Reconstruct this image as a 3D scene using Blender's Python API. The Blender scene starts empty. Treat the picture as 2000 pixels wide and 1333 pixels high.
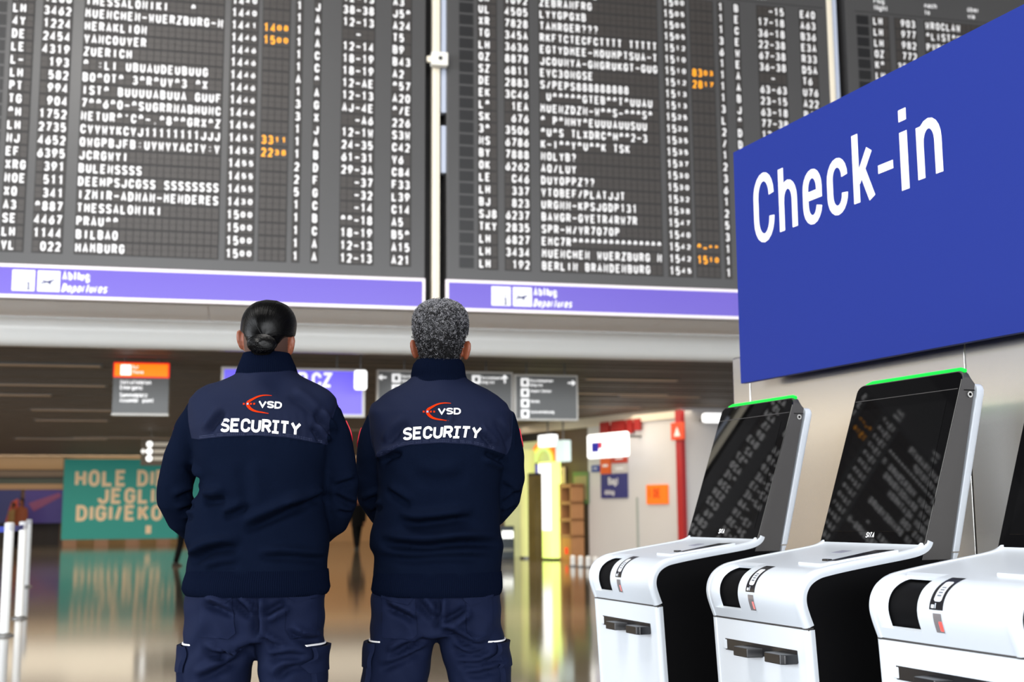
import bpy, bmesh, math, random
import numpy as np
from mathutils import Vector, Matrix
from mathutils.bvhtree import BVHTree

random.seed(7)
rng = np.random.default_rng(7)
SC = bpy.context.scene
COL = SC.collection

# ------------------------------------------------------------------ camera
F_PX, CAM_H = 2390.0, 1.15
PITCH, ROLL = math.atan(333.5 / 2390.0), math.radians(0.39)
_fw = np.array([0, math.cos(PITCH), math.sin(PITCH)])
_r0 = np.array([1.0, 0, 0]); _u0 = np.cross(_r0, _fw)
_rt = math.cos(ROLL) * _r0 - math.sin(ROLL) * _u0
_up = math.cos(ROLL) * _u0 + math.sin(ROLL) * _r0
EYE = np.array([0, 0, CAM_H])
cd = bpy.data.cameras.new('camera')
cam = bpy.data.objects.new('camera', cd); COL.objects.link(cam)
cam.matrix_world = Matrix(((_rt[0], _up[0], -_fw[0], 0), (_rt[1], _up[1], -_fw[1], 0),
                           (_rt[2], _up[2], -_fw[2], CAM_H), (0, 0, 0, 1)))
cd.sensor_width = 36.0; cd.lens = 36.0 * F_PX / 2000.0
cd.clip_end = 300
cd.dof.use_dof = True; cd.dof.focus_distance = 3.85; cd.dof.aperture_fstop = 3.1
SC.camera = cam

# ------------------------------------------------------------------ light
w = bpy.data.worlds.new('hall_daylight'); SC.world = w; w.use_nodes = True
nt = w.node_tree; bg = nt.nodes['Background']
bg.inputs[0].default_value = (0.93, 0.96, 1.0, 1); bg.inputs[1].default_value = 1.6

def area(name, loc, target, size, energy, color=(1, 1, 1), size_y=None):
    ld = bpy.data.lights.new(name, 'AREA'); ld.energy = energy; ld.color = color
    ld.size = size
    if size_y: ld.shape = 'RECTANGLE'; ld.size_y = size_y
    o = bpy.data.objects.new(name, ld); COL.objects.link(o)
    o.location = loc
    o.rotation_euler = (Vector(target) - Vector(loc)).to_track_quat('-Z', 'Y').to_euler()
    return o
area('window_daylight', (3.0, -14, 3.0), (0.2, 8, 2.4), 22, 2000, (0.96, 0.98, 1.0), 5.5)
area('side_daylight', (-15, -2, 3.2), (0.5, 4.5, 1.3), 9, 1500, (0.90, 0.95, 1.0), 5)
area('hall_lamp', (-2, 3, 9.4), (0, 5, 1.0), 4, 620, (1.0, 0.97, 0.93), 5)

SC.view_settings.view_transform = 'Standard'
SC.view_settings.look = 'None'
SC.view_settings.gamma = 1.0
SC.view_settings.use_curve_mapping = False
SC.view_settings.exposure = 0.75

# ------------------------------------------------------------------ helpers
def ray(x, y):
    return _fw + (x - 1000) / F_PX * _rt - (y - 666.5) / F_PX * _up
def at_y(x, y, Y):
    d = ray(x, y); return EYE + d * (Y / d[1])
def at_z(x, y, Z):
    d = ray(x, y); return EYE + d * ((Z - CAM_H) / d[2])
def on_plane(x, y, p0, n):
    d = ray(x, y); return EYE + d * (np.dot(np.asarray(p0) - EYE, n) / np.dot(d, n))

def srgb(r, g, b):
    f = lambda c: (c / 255 / 12.92) if c / 255 <= 0.04045 else ((c / 255 + 0.055) / 1.055) ** 2.4
    return (f(r), f(g), f(b), 1)

MATS = {}
def mat(name, col, rough=0.5, metal=0.0, spec=0.5, noise=0.0, nscale=30.0, bump=0.0, bscale=200.0, emit=None, estr=0.0,
        coat=0.0, stretch=None, sheen=0.0):
    if name in MATS: return MATS[name]
    m = bpy.data.materials.new(name); m.use_nodes = True
    t = m.node_tree; b = t.nodes['Principled BSDF']
    b.inputs['Base Color'].default_value = col
    b.inputs['Roughness'].default_value = rough
    b.inputs['Metallic'].default_value = metal
    b.inputs['Specular IOR Level'].default_value = spec
    if coat: b.inputs['Coat Weight'].default_value = coat; b.inputs['Coat Roughness'].default_value = 0.08
    if sheen: b.inputs['Sheen Weight'].default_value = sheen
    tc = mp = None
    if noise or bump:
        tc = t.nodes.new('ShaderNodeTexCoord'); mp = t.nodes.new('ShaderNodeMapping')
        if stretch: mp.inputs['Scale'].default_value = stretch
        t.links.new(tc.outputs['Object'], mp.inputs['Vector'])
    if noise:
        n = t.nodes.new('ShaderNodeTexNoise'); n.inputs['Scale'].default_value = nscale; n.inputs['Detail'].default_value = 6
        t.links.new(mp.outputs[0], n.inputs['Vector'])
        mx = t.nodes.new('ShaderNodeMix'); mx.data_type = 'RGBA'
        mx.inputs[6].default_value = tuple(c * (1 - noise) for c in col[:3]) + (1,)
        mx.inputs[7].default_value = tuple(min(1, c * (1 + noise)) for c in col[:3]) + (1,)
        t.links.new(n.outputs['Fac'], mx.inputs[0]); t.links.new(mx.outputs[2], b.inputs['Base Color'])
    if bump:
        n2 = t.nodes.new('ShaderNodeTexNoise'); n2.inputs['Scale'].default_value = bscale; n2.inputs['Detail'].default_value = 3
        t.links.new(mp.outputs[0], n2.inputs['Vector'])
        bp = t.nodes.new('ShaderNodeBump'); bp.inputs['Strength'].default_value = bump; bp.inputs['Distance'].default_value = 0.002
        t.links.new(n2.outputs['Fac'], bp.inputs['Height']); t.links.new(bp.outputs[0], b.inputs['Normal'])
    if emit is not None:
        b.inputs['Emission Color'].default_value = emit; b.inputs['Emission Strength'].default_value = estr
    MATS[name] = m
    return m

def link_mesh(name, verts, faces, mats, parent=None, mi=None, smooth=False, sharp=None):
    me = bpy.data.meshes.new(name)
    verts = np.asarray(verts, float)
    if isinstance(faces, np.ndarray): faces = faces.tolist()
    me.from_pydata(verts.tolist() if len(verts) else [], [], faces)
    for m in (mats if isinstance(mats, (list, tuple)) else [mats]): me.materials.append(m)
    if mi is not None: me.polygons.foreach_set('material_index', np.asarray(mi, np.int32))
    if smooth:
        me.polygons.foreach_set('use_smooth', [True] * len(me.polygons))
        if sharp:
            try: me.set_sharp_from_angle(angle=math.radians(sharp))
            except Exception: pass
    me.update()
    o = bpy.data.objects.new(name, me); COL.objects.link(o)
    if parent is not None: o.parent = parent
    return o

class MB:
    """collects shapes that become one mesh object"""
    def __init__(s): s.v = []; s.f = []; s.mi = []; s.m = 0
    def add(s, verts, faces):
        k = len(s.v); s.v += [tuple(p) for p in verts]
        for f in faces: s.f.append([k + i for i in f]); s.mi.append(s.m)
    def box(s, x0, x1, y0, y1, z0, z1):
        s.add([(x0, y0, z0), (x1, y0, z0), (x1, y1, z0), (x0, y1, z0), (x0, y0, z1), (x1, y0, z1), (x1, y1, z1), (x0, y1, z1)],
              [(0, 3, 2, 1), (4, 5, 6, 7), (0, 1, 5, 4), (1, 2, 6, 5), (2, 3, 7, 6), (3, 0, 4, 7)])
    def quad(s, a, b, c, d): s.add([a, b, c, d], [(0, 1, 2, 3)])
    def prism(s, poly, axis, a, b):
        """poly in the two other axes, extruded along axis from a to b"""
        n = len(poly)
        def P(p, t):
            return {'x': (t, p[0], p[1]), 'y': (p[0], t, p[1]), 'z': (p[0], p[1], t)}[axis]
        vs = [P(p, a) for p in poly] + [P(p, b) for p in poly]
        fs = [[i, (i + 1) % n, n + (i + 1) % n, n + i] for i in range(n)] + [list(range(n))[::-1], list(range(n, 2 * n))]
        s.add(vs, fs)
    def loft(s, rings, cap=True, closed=True):
        n = len(rings[0]); vs = [p for r in rings for p in r]; fs = []
        for i in range(len(rings) - 1):
            for j in range(n if closed else n - 1):
                k = (j + 1) % n
                fs.append([i * n + j, i * n + k, (i + 1) * n + k, (i + 1) * n + j])
        if cap and closed:
            fs.append(list(range(n))[::-1]); fs.append([(len(rings) - 1) * n + j for j in range(n)])
        s.add(vs, fs)
    def tube(s, pts, rad, seg=12, cap=True, squash=None):
        pts = [np.asarray(p, float) for p in pts]
        if not hasattr(rad, '__len__'): rad = [rad] * len(pts)
        t0 = pts[1] - pts[0]; t0 = t0 / np.linalg.norm(t0)
        ref = np.array([0, 0, 1.0]) if abs(t0[2]) < 0.9 else np.array([1.0, 0, 0])
        a = np.cross(t0, ref); a /= np.linalg.norm(a)
        rings = []
        for i, p in enumerate(pts):
            t = pts[min(i + 1, len(pts) - 1)] - pts[max(i - 1, 0)]; t = t / (np.linalg.norm(t) + 1e-12)
            a = a - t * np.dot(a, t); a /= np.linalg.norm(a) + 1e-12
            b = np.cross(t, a)
            rings.append([p + rad[i] * (math.cos(2 * math.pi * k / seg) * a + math.sin(2 * math.pi * k / seg) * b * (squash or 1)) for k in range(seg)])
        s.loft(rings, cap)
    def ball(s, c, r, nu=14, nv=9):
        r = np.array(r if hasattr(r, '__len__') else (r, r, r), float); c = np.asarray(c, float)
        rings = []
        for i in range(1, nv):
            th = math.pi * i / nv
            rings.append([c + r * np.array([math.sin(th) * math.cos(2 * math.pi * k / nu), math.sin(th) * math.sin(2 * math.pi * k / nu), -math.cos(th)]) for k in range(nu)])
        s.loft(rings)
    def build(s, name, mats, parent=None, smooth=False, sharp=35, bevel=0.0, seg=2):
        o = link_mesh(name, s.v, s.f, mats, parent, s.mi, False)
        bm = bmesh.new(); bm.from_mesh(o.data)
        bmesh.ops.recalc_face_normals(bm, faces=bm.faces[:])
        if bevel:
            ed = [e for e in bm.edges if len(e.link_faces) == 2 and e.calc_face_angle(0) > math.radians(30)]
            if ed: bmesh.ops.bevel(bm, geom=ed, offset=bevel, segments=seg, profile=0.5, affect='EDGES', clamp_overlap=True)
        bm.to_mesh(o.data); bm.free()
        if smooth or bevel:
            o.data.polygons.foreach_set('use_smooth', [True] * len(o.data.polygons))
            try: o.data.set_sharp_from_angle(angle=math.radians(sharp))
            except Exception: pass
        if bevel:
            md = o.modifiers.new('even_faces', 'WEIGHTED_NORMAL'); md.weight = 100; md.keep_sharp = True
        return o

def tag(o, label=None, cat=None, group=None, kind=None):
    if label: o['label'] = label
    if cat: o['category'] = cat
    if group: o['group'] = group
    if kind: o['kind'] = kind
    return o
def thing(name, label, cat, loc=(0, 0, 0), rotz=0.0, group=None):
    o = bpy.data.objects.new(name, None); COL.objects.link(o)
    o.empty_display_size = 0.1
    o.location = [float(c) for c in loc]; o.rotation_euler = (0, 0, rotz)
    return tag(o, label, cat, group)
def copy_tree(o, parent=None):
    c = o.copy(); COL.objects.link(c)
    if parent is not None: c.parent = parent
    for ch in list(o.children): copy_tree(ch, c)
    return c

def catmull(pts, n=6):
    pts = [np.asarray(p, float) for p in pts]; out = []
    P = [2 * pts[0] - pts[1]] + pts + [2 * pts[-1] - pts[-2]]
    for i in range(1, len(P) - 2):
        p0, p1, p2, p3 = P[i - 1:i + 3]
        for k in range(n):
            t = k / n
            out.append(0.5 * ((2 * p1) + (-p0 + p2) * t + (2 * p0 - 5 * p1 + 4 * p2 - p3) * t * t + (-p0 + 3 * p1 - 3 * p2 + p3) * t ** 3))
    out.append(pts[-1]); return out

# ------------------------------------------------------------------ stroke lettering
def _E(cx, cy, rx, ry, a0, a1, n=None):
    n = n or max(3, int(abs(a1 - a0) / 18))
    return [(cx + rx * math.cos(math.radians(a0 + (a1 - a0) * i / n)), cy + ry * math.sin(math.radians(a0 + (a1 - a0) * i / n))) for i in range(n + 1)]
def _O(): return [_E(.5, .68, .5, .32, 0, 180) + _E(.5, .32, .5, .32, 180, 360) + [(1, .68)]]
_S = [[(float(p[0]), float(p[1])) for p in catmull([(q[0], q[1], 0) for q in ((.98, .82), (.86, .945), (.5, 1), (.14, .945), (.0, .76), (.12, .605), (.5, .51), (.88, .405), (1, .24), (.86, .06), (.5, 0), (.14, .055), (.01, .18))], 3)]]
_bowl = [(0, 0), (0, 1), (.55, 1)] + _E(.55, .745, .4, .255, 90, -90)[1:] + [(0, .49)]
GL = {
 'A': [[(0, 0), (.5, 1), (1, 0)], [(.2, .33), (.8, .33)]],
 'B': [_bowl, [(.5, .5)] + _E(.55, .25, .45, .25, 90, -90) + [(0, 0)]],
 'C': [[(1, .68)] + _E(.5, .68, .5, .32, 0, 180)[1:] + _E(.5, .32, .5, .32, 180, 360)],
 'D': [[(0, 0), (0, 1), (.4, 1)] + _E(.4, .6, .6, .4, 90, 0) + _E(.4, .4, .6, .4, 0, -90) + [(0, 0)]],
 'E': [[(1, 1), (0, 1), (0, 0), (1, 0)], [(0, .52), (.85, .52)]],
 'F': [[(1, 1), (0, 1), (0, 0)], [(0, .52), (.85, .52)]],
 'G': [[(1, .72)] + _E(.5, .7, .5, .3, 0, 180)[1:] + _E(.5, .3, .5, .3, 180, 360) + [(1, .46), (.55, .46)]],
 'H': [[(0, 0), (0, 1)], [(1, 0), (1, 1)], [(0, .5), (1, .5)]],
 'I': [[(.5, 0), (.5, 1)]],
 'J': [[(1, 1), (1, .3)] + _E(.5, .3, .5, .3, 0, -180)],
 'K': [[(0, 0), (0, 1)], [(1, 1), (.05, .42)], [(.35, .6), (1, 0)]],
 'L': [[(0, 1), (0, 0), (1, 0)]],
 'M': [[(0, 0), (0, 1), (.5, .5), (1, 1), (1, 0)]],
 'N': [[(0, 0), (0, 1), (1, 0), (1, 1)]],
 'O': _O(), '0': _O(),
 'P': [_bowl], 'R': [_bowl, [(.5, .49), (1, 0)]],
 'Q': _O() + [[(.6, .25), (1.05, -.05)]],
 'S': _S, '5': [[(.92, 1), (.12, 1), (.05, .55)] + _E(.48, .32, .5, .32, 120, -150)],
 'T': [[(0, 1), (1, 1)], [(.5, 1), (.5, 0)]],
 'U': [[(0, 1), (0, .32)] + _E(.5, .32, .5, .32, 180, 360) + [(1, 1)]],
 'V': [[(0, 1), (.5, 0), (1, 1)]],
 'W': [[(0, 1), (.10, 0), (.5, .58), (.90, 0), (1, 1)]],
 'X': [[(0, 0), (1, 1)], [(0, 1), (1, 0)]],
 'Y': [[(0, 1), (.5, .48), (1, 1)], [(.5, .48), (.5, 0)]],
 'Z': [[(0, 1), (1, 1), (0, 0), (1, 0)]],
 '1': [[(.15, .8), (.55, 1), (.55, 0)]],
 '2': [_E(.5, .7, .5, .3, 160, -20) + [(.05, 0), (1, 0)]],
 '3': [_E(.47, .745, .45, .255, 155, -90) + _E(.47, .25, .53, .25, 90, -155)[0:]],
 '4': [[(.75, 0), (.75, 1), (0, .25), (1, .25)]],
 '6': [[(.85, 1), (.2, .55)] + _E(.5, .31, .5, .31, 150, 510)],
 '7': [[(0, 1), (1, 1), (.3, 0)]],
 '8': [_E(.5, .755, .43, .245, -90, 270), _E(.5, .255, .5, .255, -90, 270)],
 '9': [[(.15, 0), (.8, .45)] + _E(.5, .69, .5, .31, -30, 330)],
 '-': [[(-.12, .48), (1.12, .48)]], ':': [[(.5, .2), (.5, .3)], [(.5, .7), (.5, .8)]], '.': [[(.4, .03), (.6, .03)]],
 '/': [[(.1, 0), (.9, 1)]], '?': [_E(.5, .75, .4, .25, 170, -60) + [(.5, .3)], [(.5, 0), (.5, .1)]],
 "'": [[(.5, .75), (.5, 1)]], '*': [[(.2, .6), (.8, .6)], [(.5, .4), (.5, .8)]], '!': [[(.5, .3), (.5, 1)]],
 # lower case (x-height .71)
 'a': [_E(.48, .2, .46, .2, 0, 360), [(1, 0), (1, .5)] + _E(.52, .5, .48, .21, 0, 160)],
 'b': [[(0, 0), (0, 1)], _E(.5, .355, .5, .355, 180, -180)],
 'c': [[(1, .48)] + _E(.5, .48, .5, .23, 0, 180)[1:] + _E(.5, .23, .5, .23, 180, 360)],
 'd': [[(1, 0), (1, 1)], _E(.5, .355, .5, .355, 0, 360)],
 'e': [[(0, .375), (1, .375), (1, .48)] + _E(.5, .48, .5, .23, 0, 180)[1:] + _E(.5, .23, .5, .23, 180, 350)],
 'f': [[(.4, 0), (.4, .8)] + _E(.8, .8, .4, .2, 180, 90), [(0, .68), (.9, .68)]],
 'g': [_E(.5, .355, .5, .355, 0, 360), [(1, .7), (1, -.05)] + _E(.5, -.05, .5, .22, 0, -160)],
 'h': [[(0, 0), (0, 1)], [(0, .42)] + _E(.5, .46, .5, .25, 180, 0)[1:] + [(1, 0)]],
 'i': [[(.5, 0), (.5, .71)], [(.5, .87), (.5, 1)]],
 'k': [[(0, 0), (0, 1)], [(.92, .71), (.08, .3)], [(.4, .46), (1, 0)]],
 'l': [[(.5, 0), (.5, 1)]],
 'n': [[(0, 0), (0, .71)], [(0, .42)] + _E(.5, .46, .5, .25, 180, 0)[1:] + [(1, 0)]],
 'm': [[(0, 0), (0, .71)], _E(.25, .5, .25, .2, 180, 0) + [(.5, 0)], _E(.75, .5, .25, .2, 180, 0) + [(1, 0)]],
 'o': [_E(.5, .355, .5, .355, 0, 360)],
 'p': [[(0, -.28), (0, .71)], _E(.5, .355, .5, .355, 180, -180)],
 'r': [[(.1, 0), (.1, .71)], [(.1, .45)] + _E(.6, .45, .5, .25, 180, 60)[1:]],
 's': [_E(.5, .535, .45, .175, 25, 270) + _E(.5, .18, .48, .18, 90, -155)[1:]],
 't': [[(.45, 1), (.45, .2)] + _E(.8, .2, .35, .2, 180, 280), [(.1, .7), (.95, .7)]],
 'u': [[(0, .71), (0, .25)] + _E(.5, .25, .5, .25, 180, 360), [(1, 0), (1, .71)]],
 'v': [[(0, .71), (.5, 0), (1, .71)]], 'z': [[(0, .71), (1, .71), (0, 0), (1, 0)]],
 'x': [[(0, 0), (1, .71)], [(0, .71), (1, 0)]],
}
GL['\u00fc'] = GL['u'] + [[(.2, .85), (.2, .95)], [(.8, .85), (.8, .95)]]
GL['^'] = [[(.15, .55)] + _E(.5, .7, .35, .3, 200, -20)]        # a flap caught half turned
GL['~'] = [_E(.5, .7, .3, .2, 0, 360)]

def resample(pl, mx):
    out = [pl[0]]
    for a, b in zip(pl[:-1], pl[1:]):
        n = max(1, int(math.ceil(math.hypot(b[0] - a[0], b[1] - a[1]) / mx)))
        out += [(a[0] + (b[0] - a[0]) * k / n, a[1] + (b[1] - a[1]) * k / n) for k in range(1, n + 1)]
    return out
def stroke(pl, t, V, Fc, maxseg=None):
    """one polyline of thickness t as a strip of quads"""
    P = []
    for p in pl:
        if not P or math.hypot(p[0] - P[-1][0], p[1] - P[-1][1]) > 1e-5: P.append((p[0], p[1]))
    if maxseg: P = resample(P, maxseg)
    closed = math.hypot(P[0][0] - P[-1][0], P[0][1] - P[-1][1]) < 1e-4 and len(P) > 3
    n = len(P); k0 = len(V)
    for i in range(n):
        a = P[i - 1] if i > 0 else (P[-2] if closed else None)
        b = P[i + 1] if i < n - 1 else (P[1] if closed else None)
        d1 = (P[i][0] - a[0], P[i][1] - a[1]) if a else None
        d2 = (b[0] - P[i][0], b[1] - P[i][1]) if b else None
        d1 = d1 or d2; d2 = d2 or d1
        l1 = math.hypot(*d1); l2 = math.hypot(*d2)
        n1 = (-d1[1] / l1, d1[0] / l1); n2 = (-d2[1] / l2, d2[0] / l2)
        m = (n1[0] + n2[0], n1[1] + n2[1]); ml = math.hypot(*m)
        if ml < 0.3: m = n1; k = 1
        else:
            m = (m[0] / ml, m[1] / ml); k = min(1.9, 1 / max(.3, m[0] * n1[0] + m[1] * n1[1]))
        V.append((P[i][0] + m[0] * t / 2 * k, P[i][1] + m[1] * t / 2 * k)); V.append((P[i][0] - m[0] * t / 2 * k, P[i][1] - m[1] * t / 2 * k))
    for i in range(n - 1): Fc.append((k0 + 2 * i, k0 + 2 * i + 1, k0 + 2 * i + 3, k0 + 2 * i + 2))
NARROW = {'I': .3, '1': .75, 'i': .25, 'l': .25, '-': .62, ':': .3, '.': .3, ' ': .55, 'M': 1.2, 'W': 1.3, 'm': 1.4, 't': .7, 'f': .65, 'r': .7, "'": .3, '/': .7}
def text2d(s, h, wd, t, gap, mono=None, slant=0.0, maxseg=None, smallx=1.0):
    """returns 2-D verts and faces, starting at x = 0 on the base line"""
    V, Fc, x = [], [], 0.0
    for ch in s:
        wc = wd * (NARROW.get(ch, 1.0) if mono is None else 1.0)
        for pl in GL.get(ch, []):
            if mono is not None and ch in 'I1': pts = [(x + wd * .15 + p[0] * (wd * .7), p[1]) for p in pl]
            else: pts = [(x + t / 2 + p[0] * max(wc - t, 1e-6), p[1]) for p in pl]
            pts = [(px + slant * h * py, t / 2 + py * (h - t)) for px, py in pts]
            stroke(pts, t, V, Fc, maxseg)
        x += (mono if mono is not None else wc + gap)
    return V, Fc, x - (gap if mono is None else 0)
# ------------------------------------------------------------------ the hall (structure)
_a = math.radians(77.1)
HW = np.array([math.sin(_a), math.cos(_a), 0]); HN = np.array([-math.cos(_a), math.sin(_a), 0])
HP = np.array([-0.793, 12.5, 0.0])
HALL_ROT = math.atan2(HW[1], HW[0])
def hall(s, d, z): return HP + HW * s + HN * d + np.array([0, 0, z])

def struct(name, mb, m, **k):
    return tag(mb.build(name, m, **k), kind='structure')

# polished stone floor
def floor_mat():
    m = bpy.data.materials.new('polished_stone'); m.use_nodes = True
    t = m.node_tree; b = t.nodes['Principled BSDF']
    tc = t.nodes.new('ShaderNodeTexCoord'); mp = t.nodes.new('ShaderNodeMapping')
    mp.inputs['Rotation'].default_value = (0, 0, -HALL_ROT)
    t.links.new(tc.outputs['Object'], mp.inputs['Vector'])
    n = t.nodes.new('ShaderNodeTexNoise'); n.inputs['Scale'].default_value = 1.7; n.inputs['Detail'].default_value = 8
    t.links.new(mp.outputs[0], n.inputs['Vector'])
    br = t.nodes.new('ShaderNodeTexBrick'); br.offset = 0.0
    br.inputs['Scale'].default_value = 1.0; br.inputs['Brick Width'].default_value = 0.9; br.inputs['Row Height'].default_value = 0.9
    br.inputs['Mortar Size'].default_value = 0.006
    br.inputs['Color1'].default_value = (0.150, 0.120, 0.088, 1); br.inputs['Color2'].default_value = (0.135, 0.108, 0.080, 1)
    br.inputs['Mortar'].default_value = (0.07, 0.055, 0.045, 1)
    t.links.new(mp.outputs[0], br.inputs['Vector'])
    mx = t.nodes.new('ShaderNodeMix'); mx.data_type = 'RGBA'; mx.blend_type = 'MULTIPLY'; mx.inputs[0].default_value = 0.35
    t.links.new(br.outputs['Color'], mx.inputs[6]); t.links.new(n.outputs['Color'], mx.inputs[7])
    t.links.new(mx.outputs[2], b.inputs['Base Color'])
    b.inputs['Roughness'].default_value = 0.085; b.inputs['Specular IOR Level'].default_value = 0.6
    return m
mb = MB(); mb.box(-45, 45, -25, 70, -0.2, 0)
struct('floor', mb, floor_mat())

M_wood = mat('dark_wood_slats', srgb(122, 111, 101), 0.55, noise=0.25, nscale=3)
mb = MB()
mb.prism([tuple(hall(-26, 2.05, 0)[:2]), tuple(hall(26, 2.05, 0)[:2]), tuple(hall(26, 39, 0)[:2]), tuple(hall(-26, 39, 0)[:2])], 'z', 3.42, 3.6)
for i in range(92):                       # slats of the low ceiling, one surface pattern
    d = 2.3 + i * 0.4
    wd = 0.17 + 0.1 * ((i * 7) % 3 == 0)
    a, b_, c, e = hall(-26, d, 0), hall(26, d, 0), hall(26, d + wd, 0), hall(-26, d + wd, 0)
    mb.prism([tuple(a[:2]), tuple(b_[:2]), tuple(c[:2]), tuple(e[:2])], 'z', 3.36, 3.43)
struct('ceiling', mb, M_wood)

# soffit under the boards and the rounded white fascia beam
M_soffit = mat('beige_soffit', srgb(226, 212, 200), 0.22, noise=0.05, nscale=2)
mb = MB()
for i in range(-9, 10):
    a, b_, c, e = hall(i * 2.6 + .3, 0.42, 0), hall(i * 2.6 + 2.89, 0.42, 0), hall(i * 2.6 + 2.89, 2.0, 0), hall(i * 2.6 + .3, 2.0, 0)
    mb.prism([tuple(a[:2]), tuple(b_[:2]), tuple(c[:2]), tuple(e[:2])], 'z', 3.35, 3.40)
struct('trim_1', mb, M_soffit)
mb = MB()
a, b_, c, e = hall(-24, .30, 0), hall(26, .30, 0), hall(26, .62, 0), hall(-24, .62, 0)
mb.prism([tuple(a[:2]), tuple(b_[:2]), tuple(c[:2]), tuple(e[:2])], 'z', 3.30, 3.36)
struct('trim_2', mb, mat('grey_edge', srgb(150, 147, 150), .3))
M_beam = mat('white_enamel', srgb(240, 243, 242), 0.25, noise=0.02, nscale=1)
prof = [(2.06, 3.36), (1.98, 3.33), (1.955, 3.27), (1.96, 3.2), (1.99, 3.12), (2.03, 3.07), (2.1, 3.035), (2.18, 3.03), (2.26, 3.05), (2.3, 3.1), (2.3, 3.42), (2.06, 3.42)]
mb = MB(); mb.loft([[hall(s, d, z) for d, z in prof] for s in (-24, 26)])
struct('trim_3', mb, M_beam, smooth=True, sharp=50)
mb = MB()
a, b_, c, e = hall(-24, .36, 0), hall(26, .36, 0), hall(26, .5, 0), hall(-24, .5, 0)
mb.prism([tuple(a[:2]), tuple(b_[:2]), tuple(c[:2]), tuple(e[:2])], 'z', 3.36, 9.2)
struct('wall_upper', mb, mat('dark_bulkhead', srgb(52, 50, 50), .6, noise=.1, nscale=2))

mb = MB()
mb.prism([tuple(hall(-34, .5, 0)[:2]), tuple(hall(26, .5, 0)[:2]), tuple(hall(26, -34, 0)[:2]), tuple(hall(-34, -34, 0)[:2])], 'z', 9.6, 9.9)
struct('ceiling_high', mb, mat('hall_ceiling', srgb(120, 116, 110), .7, noise=.1, nscale=.5))
mb = MB()
mb.prism([tuple(hall(-26, 2.0, 0)[:2]), tuple(hall(26, 2.0, 0)[:2]), tuple(hall(26, .5, 0)[:2]), tuple(hall(-26, .5, 0)[:2])], 'z', 9.2, 9.6)

# back of the low hall
M_backwall = mat('brown_wall', srgb(176, 136, 92), .6, noise=.2, nscale=.6)
def hall_wall(name, s0, d0, s1, d1, z0, z1, m, th=.15):
    p, q = hall(s0, d0, 0), hall(s1, d1, 0); t = (q - p) / np.linalg.norm(q - p); nn = np.array([-t[1], t[0], 0]) * th
    mb = MB(); mb.prism([tuple(p[:2]), tuple(q[:2]), tuple((q + nn)[:2]), tuple((p + nn)[:2])], 'z', z0, z1)
    return struct(name, mb, m)
hall_wall('wall_back', -26, 38.2, 6, 38.2, 0, 3.42, M_backwall)
hall_wall('wall_left', -21, 2.3, -21, 38.2, 0, 3.42, mat('beige_wall', srgb(226, 214, 196), .5))

# posts between the boards
M_cream = mat('cream_steel', srgb(236, 226, 205), .35)
M_bluish = mat('satin_rail', srgb(190, 198, 216), .35)  # bluish reflection of the metal rail put into a plain pale colour
for i, s in enumerate((-4.70 + .0, 0.005, 4.61)):
    mb = MB(); mb.box(-.038, .04, -.02, .1, 3.2, 8.6); mb.box(-.006, .008, -.028, -.02, 3.2, 8.6)
    o = struct('trim_%d' % (4 + i), mb, M_cream, bevel=.006)
    o.location = hall(s, 0.02, 0); o.rotation_euler = (0, 0, HALL_ROT)
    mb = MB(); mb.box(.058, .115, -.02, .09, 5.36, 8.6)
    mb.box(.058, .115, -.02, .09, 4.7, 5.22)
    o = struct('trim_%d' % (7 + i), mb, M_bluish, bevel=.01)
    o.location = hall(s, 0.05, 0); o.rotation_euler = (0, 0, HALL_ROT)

# angled shop wall on the right and the piece parallel to the boards
SP = np.array([0.13, 31.9, 0]); SQ = np.array([3.66, 26.5, 0])
ST = (SQ - SP) / np.linalg.norm(SQ - SP); SNN = np.array([ST[1], -ST[0], 0])      # SNN points towards the camera side
if np.dot(SNN, EYE - SP) < 0: SNN = -SNN
M_wallR = mat('pale_wall', srgb(212, 211, 212), .5, noise=.03, nscale=1.5)
def shop_wall(name, t0, t1, z0, z1, m, th=.15, off=0.0):
    p, q = SP + ST * t0 + SNN * off, SP + ST * t1 + SNN * off
    mb = MB(); mb.prism([tuple(p[:2]), tuple(q[:2]), tuple((q - SNN * th)[:2]), tuple((p - SNN * th)[:2])], 'z', z0, z1)
    return struct(name, mb, m)
L_ = float(np.linalg.norm(SQ - SP))
tq = float(np.dot(on_plane(1150, 1000, SP, SNN) - SP, ST))
shop_wall('wall_right', tq, L_, 0, 3.36, M_wallR)
p = SQ; q = SQ + HW * 9
mb = MB(); mb.prism([tuple(p[:2]), tuple(q[:2]), tuple((q + HN * .15)[:2]), tuple((p + HN * .15)[:2])], 'z', 0, 3.36)
struct('wall_front', mb, M_wallR)
shop_wall('trim_13', -6.5, L_, 3.14, 3.36, mat('pale_fascia', srgb(228, 218, 200), .4), .1, .06)
M_shopdark = mat('shop_brown', srgb(96, 80, 66), .6, noise=.15, nscale=1.2)
shop_wall('wall_shop', -6.5, tq, 0, 3.36, M_shopdark, .15, -.05)
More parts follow.
